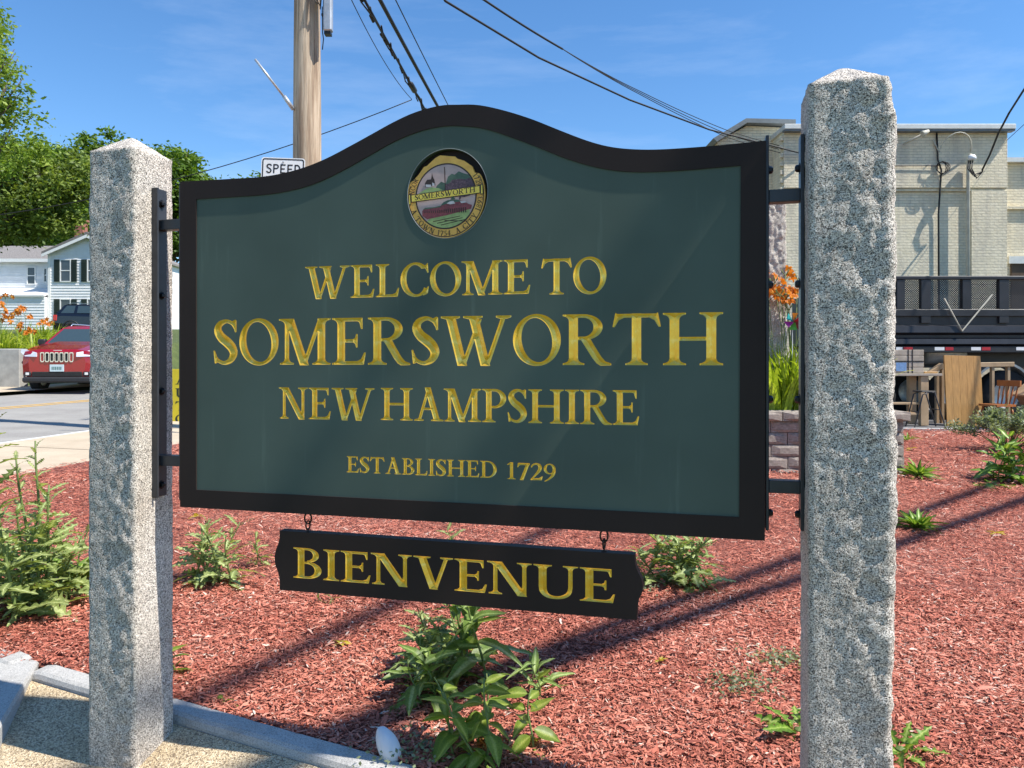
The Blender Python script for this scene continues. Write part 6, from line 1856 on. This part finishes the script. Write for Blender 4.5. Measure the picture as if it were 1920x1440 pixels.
def put_leaf(parent, kind, mat, p, az, pitch, length, r, wid=1.0, roll=None):
    o = newobj('leaf', lmesh(kind, r.randrange(8), mat), parent)
    o.location = p
    o.rotation_euler = (Matrix.Rotation(az, 3, 'Z') @ Matrix.Rotation(-pitch, 3, 'Y') @ Matrix.Rotation(r.uniform(-.6, .6) if roll is None else roll, 3, 'X')).to_euler()
    o.scale = (length, length*wid*r.uniform(0.9, 1.15), length)
    return o
def weed(px, py, height, stems, leaves, lmin, lmax, label, seed, kind='lobed', mat='weed', name='weed', spread=0.35, cat='weed', wid=1.0, d_off=0.0, flat=0.0, group=None):
    """upright leafy weed rooted where the photo shows its foot"""
    r = random.Random(seed); g = gp(px, py)
    t = empty(name, (g.x, g.y, g.z-0.01), 0, label, cat, group)
    mb = MB()
    for s in range(stems):
        a = r.uniform(0, 6.28) if stems > 1 else 0; L = height*r.uniform(0.7, 1.0) if s else height
        lean = r.uniform(0.15, 1.0)*spread if s else spread*0.25
        bx, by = r.uniform(-.02, .02)*stems, r.uniform(-.02, .02)*stems
        pts = []
        for i in range(8):
            f = i/7
            pts.append(Vector((bx+math.cos(a)*lean*L*f**1.3+0.012*math.sin(f*5+s), by+math.sin(a)*lean*L*f**1.3, L*f*(1-0.12*lean*f))))
        mb.tube(pts, [0.006*height/0.5*(1-0.65*i/7)+0.0012 for i in range(8)], 6)
        n = max(3, int(leaves*1.3/stems)); az = r.uniform(0, 6.28)
        for k in range(n):
            f = 0.06+0.92*(k+r.uniform(-.3, .3))/n; f = min(0.99, max(0.03, f))
            i = min(6, int(f*7)); p = pts[i].lerp(pts[i+1], f*7-i)
            az += 2.4+r.uniform(-.4, .4)
            ll = (lmax+(lmin-lmax)*f**1.2)*r.uniform(0.75, 1.15)
            pit = math.radians(15+45*f-25*flat)+r.uniform(-.25, .25)
            put_leaf(t, kind, mat, p, az, pit, ll*1.08, r, wid*(1.25 if kind == 'lobed' else 1.0))
    mb.build('stem', M['stem_green'], t, smooth=True)
    return t
def rosette(px, py, rad, n, label, seed, kind='oblong', mat='weed_light', name='rosette_weed', pitch=(25, 70), wid=1.15, cat='weed'):
    r = random.Random(seed); g = gp(px, py)
    t = empty(name, (g.x, g.y, g.z-0.005), 0, label, cat)
    az = r.uniform(0, 6)
    for k in range(n):
        az += 2.4+r.uniform(-.2, .2)
        f = k/n; pt = math.radians(pitch[0]+(pitch[1]-pitch[0])*f+r.uniform(-8, 8))
        put_leaf(t, kind, mat, (0.012*math.cos(az), 0.012*math.sin(az), 0.005), az, pt, rad*r.uniform(0.7, 1.1)*(1.0-0.2*f), r, wid)
    mb = MB(); mb.lathe([(0.0, -0.02), (0.02, 0.0), (0.018, 0.02), (0.0, 0.03)], 8); mb.build('crown', M['stem_green'], t)
    return t
# tall prickly weeds at the left
weed(70, 1150, 0.62, 3, 60, 0.08, 0.22, 'tall prickly green weed right beside the granite post by the kerb', 21, spread=0.22)
weed(15, 1165, 0.70, 3, 55, 0.08, 0.22, 'tall prickly weed with the highest shoot at the kerb corner', 22, spread=0.25)
weed(-45, 1130, 0.95, 2, 45, 0.08, 0.20, 'slender prickly weed leaning over the kerb corner', 23, spread=0.20)
weed(120, 1120, 0.40, 4, 50, 0.07, 0.18, 'bushy prickly weed low against the granite post', 24, spread=0.5)
weed(55, 1075, 0.75, 2, 36, 0.06, 0.16, 'upright thistle-like weed with a narrow top behind the bushy weeds', 25, spread=0.12)
weed(30, 1110, 0.30, 5, 50, 0.08, 0.20, 'low spreading prickly weed among the tall ones', 26, spread=0.8)
rosette(142, 1095, 0.30, 11, 'broad-leaved dock rosette tucked against the granite post', 27, wid=1.5, pitch=(35, 80))
# weeds under the sign
weed(415, 1088, 0.36, 6, 60, 0.08, 0.18, 'bushy green weed under the lower left border of the welcome sign', 31, spread=0.5)
weed(487, 1062, 0.22, 2, 16, 0.05, 0.11, 'small upright weed next to the bushy weed in the mulch', 32, spread=0.3)
weed(1268, 1090, 0.36, 10, 120, 0.08, 0.18, 'dense leafy weed behind the end of the hanging board', 33, spread=0.85)
weed(845, 1035, 0.16, 2, 14, 0.06, 0.12, 'small weed peeping over the top edge of the hanging board', 34, spread=0.5)
weed(612, 1133, 0.07, 2, 9, 0.03, 0.06, 'tiny seedling weed just below the hanging board', 35, spread=0.6)
weed(795, 1265, 0.28, 6, 60, 0.07, 0.15, 'grey-green prickly weed below the middle of the hanging board', 36, spread=0.55)
weed(885, 1275, 0.42, 3, 34, 0.11, 0.20, 'weed with long smooth pale-ribbed leaves below the hanging board', 37, kind='oblong', mat='weed_mid', spread=0.35, wid=1.2)
weed(815, 1325, 0.20, 4, 28, 0.09, 0.15, 'smooth-leaved green weed near the white stone', 38, kind='oblong', mat='weed_mid', spread=0.7, wid=1.1, flat=0.6)
weed(925, 1420, 0.28, 6, 56, 0.075, 0.12, 'yellow-green leafy sapling sprouting among the weeds near the white stone', 39, kind='ovate', mat='sapling', name='sapling', cat='sapling', spread=0.65, flat=1.15)
weed(985, 1300, 0.15, 3, 16, 0.08, 0.13, 'small shoot of narrow upright leaves to the side of the sapling', 40, kind='oblong', mat='weed_mid', spread=0.3, wid=0.8)
weed(962, 1560, 0.20, 3, 24, 0.06, 0.10, 'drooping sapling shoot close to the kerb', 41, kind='ovate', mat='sapling', name='sapling', cat='sapling', spread=0.5, flat=1.3)
weed(338, 1262, 0.16, 2, 12, 0.05, 0.09, 'little sapling with dark oval leaves beside the smooth granite post', 42, kind='ovate', mat='sapling', name='sapling', cat='sapling', spread=0.4, flat=0.6)
weed(430, 1322, 0.035, 1, 5, 0.04, 0.05, 'flat little seedling in the shaded mulch by the kerb', 43, kind='ovate', mat='sapling', name='seedling', spread=0.4, flat=1.0)
# around the right post
rosette(1500, 1375, 0.16, 12, 'prickly rosette weed showing past the inner side of the rough-edged post', 51, kind='lobed', mat='weed_light', pitch=(20, 60))
rosette(1690, 1412, 0.17, 14, 'prickly rosette weed showing past the outer side of the rough-edged post', 52, kind='lobed', mat='weed_light', pitch=(15, 65))
rosette(1720, 992, 0.22, 34, 'bright green rosette weed in the mulch between planter and cable shadows', 53, pitch=(25, 80), wid=0.9)
rosette(1722, 893, 0.27, 30, 'bright green rosette weed close to the block planter corner', 54, pitch=(20, 75), wid=0.9)
rosette(1700, 826, 0.18, 8, 'small weed tuft at the corner foot of the block planter', 55, pitch=(40, 80), wid=0.7)
weed(1882, 900, 0.52, 7, 60, 0.12, 0.26, 'tall glossy dock plant with crowded upright leaves at the edge of the bed', 56, kind='oblong', mat='weed_light', name='dock_plant', cat='plant', spread=0.40, wid=1.2)
rosette(1868, 912, 0.36, 16, 'wilted pale-edged basal leaves around the tall dock plant', 57, pitch=(-4, 18), wid=1.2)
# ground-hugging dry tufts and stray yellow leaves
M['leaf_yellow'] = mat_leaf('yellow_leaf', (0.45, 0.33, 0.02), (0.62, 0.48, 0.04), (0.7, 0.6, 0.2), 0.3)
for i, (px, py, s) in enumerate(((638, 1212, 0.05), (368, 972, 0.07), (1868, 1003, 0.07), (1707, 843, 0.10), (1238, 1245, 0.035))):
    g = gp(px, py); r = random.Random(i)
    t = empty('yellow_seedling', (g.x, g.y, g.z+0.012), 0, ['yellow withered seedling below the hanging board on bare mulch', 'yellow fallen leaf cluster under the sign corner by the smooth post', 'yellow withered leaf cluster on the cable shadow beyond the rough-edged post', 'yellow withered tuft near the corner of the block planter', 'tiny yellow seedling in the cable shadows between hanging board and post'][i], 'seedling')
    for k in range(5):
        o = newobj('leaf', lmesh('ovate', k % 5, 'leaf_yellow'), t); o.rotation_euler = (r.uniform(-.3, .3), r.uniform(-.7, -.1), k*1.26+r.uniform(-.3, .3)); o.scale = (s, s*1.3, s)
# grey-green shrub behind the dock
def shrub(px, py, d, hgt, rad, n, size, label, mat, seed, name='shrub'):
    g = np.random.default_rng(seed); p0 = gp(px, py); r = random.Random(seed)
    t = empty(name, (p0.x, p0.y, p0.z-0.02), 0, label, 'shrub')
    mb = MB(); tips = []
    for k in range(34):
        a = r.uniform(0, 6.28); q_ = r.uniform(0.1, 1.0)
        e = Vector((math.cos(a)*rad*q_, math.sin(a)*rad*q_, hgt*(1.05-0.55*q_)*r.uniform(0.7, 1.05))); m = e*0.5+Vector((0, 0, hgt*0.12))
        mb.tube([(0, 0, 0), m, e], [0.008, 0.005, 0.002], 5); tips.append((m, e))
    mb.build('stems', M['stem_green'], t, smooth=True)
    k = g.integers(0, len(tips), n); f = g.uniform(0.05, 1.05, n)[:, None]
    A = np.array([t_[0] for t_ in tips])[k]; B = np.array([t_[1] for t_ in tips])[k]
    p = A+(B-A)*f+g.normal(0, 0.03, (n, 3))*(hgt/0.6)
    a = g.normal(size=(n, 3)); a[:, 2] = np.abs(a[:, 2])*0.7; a /= np.linalg.norm(a, axis=1)[:, None]
    b_ = np.cross(a, g.normal(size=(n, 3))); b_ /= np.linalg.norm(b_, axis=1)[:, None]
    s = (size*g.uniform(0.6, 1.3, n))[:, None]
    v = np.stack([p, p+a*s*0.5+b_*s*0.2, p+a*s, p+a*s*0.5-b_*s*0.2], 1).reshape(-1, 3)
    newobj('foliage', np_mesh('foliage', v, np.arange(n*4).reshape(-1, 4), np.repeat(np.clip(g.normal(0.4, 0.2, n), 0, 0.9), 4)), t, M[mat])
M['leaf_grey'] = mat_leaf('grey_green_leaves', (0.15, 0.19, 0.11), (0.36, 0.42, 0.26), (0.55, 0.60, 0.42), 0.4)
shrub(1890, 846, 9.5, 0.66, 0.75, 6500, 0.05, 'grey-green feathery shrub in front of the tipped dresser', 'leaf_grey', 61)
shrub(2010, 842, 9.5, 0.72, 0.75, 5000, 0.05, 'grey-green feathery shrub growing on from the one before the dresser', 'leaf_grey', 62)
for i, (px, py, n, lab) in enumerate(((1385, 1290, 260, 'flat patch of grey-green creeping weed nearest the rough-edged post'), (1470, 1245, 260, 'flat patch of dull creeping weed hard against the rough-edged post'), (1200, 1110, 120, 'faint creeping weed patch below the hanging board end'), (770, 1420, 160, 'dark creeping weed between the white stone and the sapling'))):
    g = np.random.default_rng(70+i); p0 = gp(px, py)
    c = np.stack([g.normal(0, 0.075, n), g.normal(0, 0.06, n), g.uniform(0.015, 0.04, n)], 1)
    a = g.normal(size=(n, 3)); a[:, 2] *= 0.4; a /= np.linalg.norm(a, axis=1)[:, None]; b_ = np.cross(a, g.normal(size=(n, 3))); b_ /= np.linalg.norm(b_, axis=1)[:, None]
    s = 0.018
    v = np.stack([c, c+a*s*0.5+b_*s*0.3, c+a*s, c+a*s*0.5-b_*s*0.3], 1).reshape(-1, 3)
    o = newobj('creeping_weed', np_mesh('creeping_weed', v, np.arange(n*4).reshape(-1, 4), np.repeat(g.uniform(0.1, 0.6, n), 4)), None, M['leaf_grey']); o.location = p0; o['kind'] = 'stuff'; tag(o, lab, 'weed')

# ---- daylilies
M['lily_leaf'] = mat_leaf('daylily_leaf', (0.16, 0.24, 0.02), (0.42, 0.54, 0.05), (0.70, 0.74, 0.17), 0.45, 0.4)
M['lily_petal'] = mat_leaf('daylily_petal', (0.55, 0.14, 0.01), (0.75, 0.24, 0.02), (0.85, 0.45, 0.08), 0.40, 0.5)
def lily_flower_mesh():
    vs = []; fs = []; tn = []
    for k in range(6):
        a = k*math.pi/3; c, s = math.cos(a), math.sin(a); b = len(vs)
        for i in range(6):
            t = i/5; w = 0.16*math.sin(math.pi*(0.12+0.80*t))+0.02; rr = 0.08+0.62*t**1.2; z = 0.75*t-0.55*t**3
            for yy in (-w, 0, w):
                vs.append((rr*c-yy*s, rr*s+yy*c, z+(0.04 if yy == 0 else 0.07)*t)); tn.append(0.75 if i < 2 else (0.35 if yy else 0.5))
        for i in range(5):
            for j in range(2): fs.append((b+i*3+j, b+i*3+j+1, b+(i+1)*3+j+1, b+(i+1)*3+j))
    me = np_mesh('flower', np.array(vs), np.array(fs), np.array(tn), smooth=True); me.materials.append(M['lily_petal']); return me
LF = lily_flower_mesh()
def daylily(x, y, z, h, n, stalks, label, seed, leafL=0.65, fs_=0.085, spread=0.30):
    r = random.Random(seed); t = empty('daylily', (x, y, z), 0, label, 'daylily')
    V = []; Fc = []; T = []; b = 0
    for k in range(n):
        a = r.uniform(0, 6.28); p0 = np.array([math.cos(a)*r.uniform(0, .10)*2, math.sin(a)*r.uniform(0, .08)*2, 0]); L = leafL*r.uniform(0.7, 1.15); out = r.uniform(0.15, 1.0)*spread*2; w = 0.014*L/0.6
        dr = np.array([math.cos(a), math.sin(a), 0]); sd = np.array([-math.sin(a), math.cos(a), 0]); tone = r.uniform(0.2, 0.75)
        for i in range(8):
            f = i/7; c = p0+dr*out*L*f**1.5+np.array([0, 0, L*(f*1.0-0.62*out*f**2.6*1.2)]); ww = w*(1-f**2.5)+0.001
            V += [c-sd*ww, c+sd*ww+np.array([0, 0, 0.004])]; T += [tone, tone]
            if i: Fc.append((b+2*i-2, b+2*i-1, b+2*i+1, b+2*i))
        b += 16
    newobj('foliage', np_mesh('foliage', np.array(V), np.array(Fc), np.array(T), smooth=True), t, M['lily_leaf'])
    for k in range(stalks):
        a = r.uniform(0, 6.28); H = h*r.uniform(0.78, 1.05); ln = r.uniform(0.05, 0.30)
        e = Vector((math.cos(a)*ln*H, math.sin(a)*ln*H, H))
        mb = MB(); mb.tube([(0, 0, 0), e*0.5+Vector((0, 0, 0.03)), e], [0.006, 0.005, 0.004], 5)
        fl = []
        for q_ in range(r.choice((1, 2, 2, 3))):
            aa = r.uniform(0, 6.28); ee = e+Vector((math.cos(aa)*0.07, math.sin(aa)*0.07, r.uniform(-.04, .05)))*(fs_/0.085); mb.tube([e*0.97, ee], 0.003, 4); fl.append((ee, aa))
        for q_ in range(2):
            aa = r.uniform(0, 6.28); ee = e+Vector((math.cos(aa)*0.04, math.sin(aa)*0.04, 0.05)); mb.tube([e*0.98, ee-Vector((0, 0, 0.02)), ee], [0.003, 0.008, 0.003], 5)
        mb.build('stalk', M['stem_green'], t, smooth=True)
        for ee, aa in fl:
            o = newobj('flower', LF, t); o.location = ee; o.scale = (fs_,)*3
            o.rotation_euler = (Matrix.Rotation(aa, 3, 'Z') @ Matrix.Rotation(r.uniform(0.5, 1.3), 3, 'Y')).to_euler()
    return t
labs = ['orange daylily clump between the rear granite post and the cap stones', 'orange daylily clump at the outer end of the block planter', 'orange daylily clump just behind the planter cap stones', 'orange daylily clump deep in the block planter']
for i, (px, dd, n, st) in enumerate(((1460, 8.75, 110, 8), (1490, 8.85, 120, 9), (1540, 8.8, 80, 5), (1600, 9.0, 60, 4))):
    q_ = P(px, 0, dd); daylily(q_.x, dd, PLZ, 1.62, n, st, labs[i], 80+i, leafL=0.95, fs_=0.10)
labs = ['orange daylily clump at the pier end of the concrete wall', 'orange daylily clump along the concrete wall with the fullest bloom', 'tall orange daylily clump above the concrete wall', 'orange daylily clump spilling past the concrete wall', 'orange daylily clump behind the pier of the concrete wall', 'green daylily clump set back above the concrete wall', 'daylily clump on the grass behind the red car', 'daylily clump on the grass nearest the black car']
for i, (px, dd, h_, n, st) in enumerate(((30, 23.3, 1.25, 90, 6), (5, 23.0, 1.35, 90, 6), (-25, 23.3, 1.5, 90, 5), (62, 24.0, 0.9, 80, 5), (45, 24.6, 1.3, 90, 6), (-5, 25.0, 1.7, 90, 6), (80, 25.5, 0.95, 120, 4), (100, 27.0, 0.9, 120, 2))):
    q_ = P(px, 0, dd); daylily(q_.x, dd, lawn_z(q_.x, dd)-0.05, h_, n, st, labs[i], 90+i, leafL=1.0, fs_=0.15, spread=0.5)
shrub_p = P(12, 0, 23.8)
# pinwheel ornament among the daylilies
pw = P(1487, 603, 8.7)
t = empty('garden_pinwheel', (pw.x, pw.y, PLZ), 0, 'small multicoloured garden pinwheel among the planter daylilies', 'ornament')
mb = MB(); mb.tube([(0, 0.02, 0), (0, 0.02, pw.z-PLZ)], 0.004, 6); mb.build('stick', M['trim'], t)
for k, c in enumerate(((0.6, 0.03, 0.05), (0.7, 0.25, 0.02), (0.02, 0.35, 0.33), (0.45, 0.03, 0.25), (0.1, 0.4, 0.05), (0.25, 0.03, 0.05))):
    a = k*math.pi/3; mm = mat_plain('pinwheel_colour', c, 0.5, 0, 0)
    mb = MB(); mb.add([(0, 0, 0), (0.11*math.cos(a), -0.01, 0.11*math.sin(a)), (0.10*math.cos(a+0.8), -0.05, 0.10*math.sin(a+0.8)), (0.02*math.cos(a+1), -0.05, 0.02*math.sin(a+1))], [(0, 1, 2, 3)]); o = mb.build('vane', mm, t); o.location = (0, 0, pw.z-PLZ)

# ---- white egg-shaped stone by the kerb
M['white_stone'] = mat_plain('white_stone', (0.72, 0.70, 0.70), 0.55, 0, 0.06, 20, 0.15, 60)
g = gp(727, 1420)
bm = bmesh.new(); bmesh.ops.create_uvsphere(bm, u_segments=28, v_segments=18, radius=1)
for v in bm.verts:
    f = 1+0.03*mnoise.noise(v.co*2); v.co = Vector((v.co.x*0.034*(1-0.16*v.co.z), v.co.y*0.032*(1-0.16*v.co.z), v.co.z*0.060))*f
me = bpy.data.meshes.new('white_stone'); bm.to_mesh(me); bm.free(); me.polygons.foreach_set('use_smooth', [True]*len(me.polygons))
o = newobj('white_stone', me, None, M['white_stone']); o.location = (g.x, g.y, g.z+0.04); o.rotation_euler = (math.radians(-26), math.radians(-36), 0); tag(o, 'smooth white egg-shaped stone lying in the mulch against the kerb', 'stone')
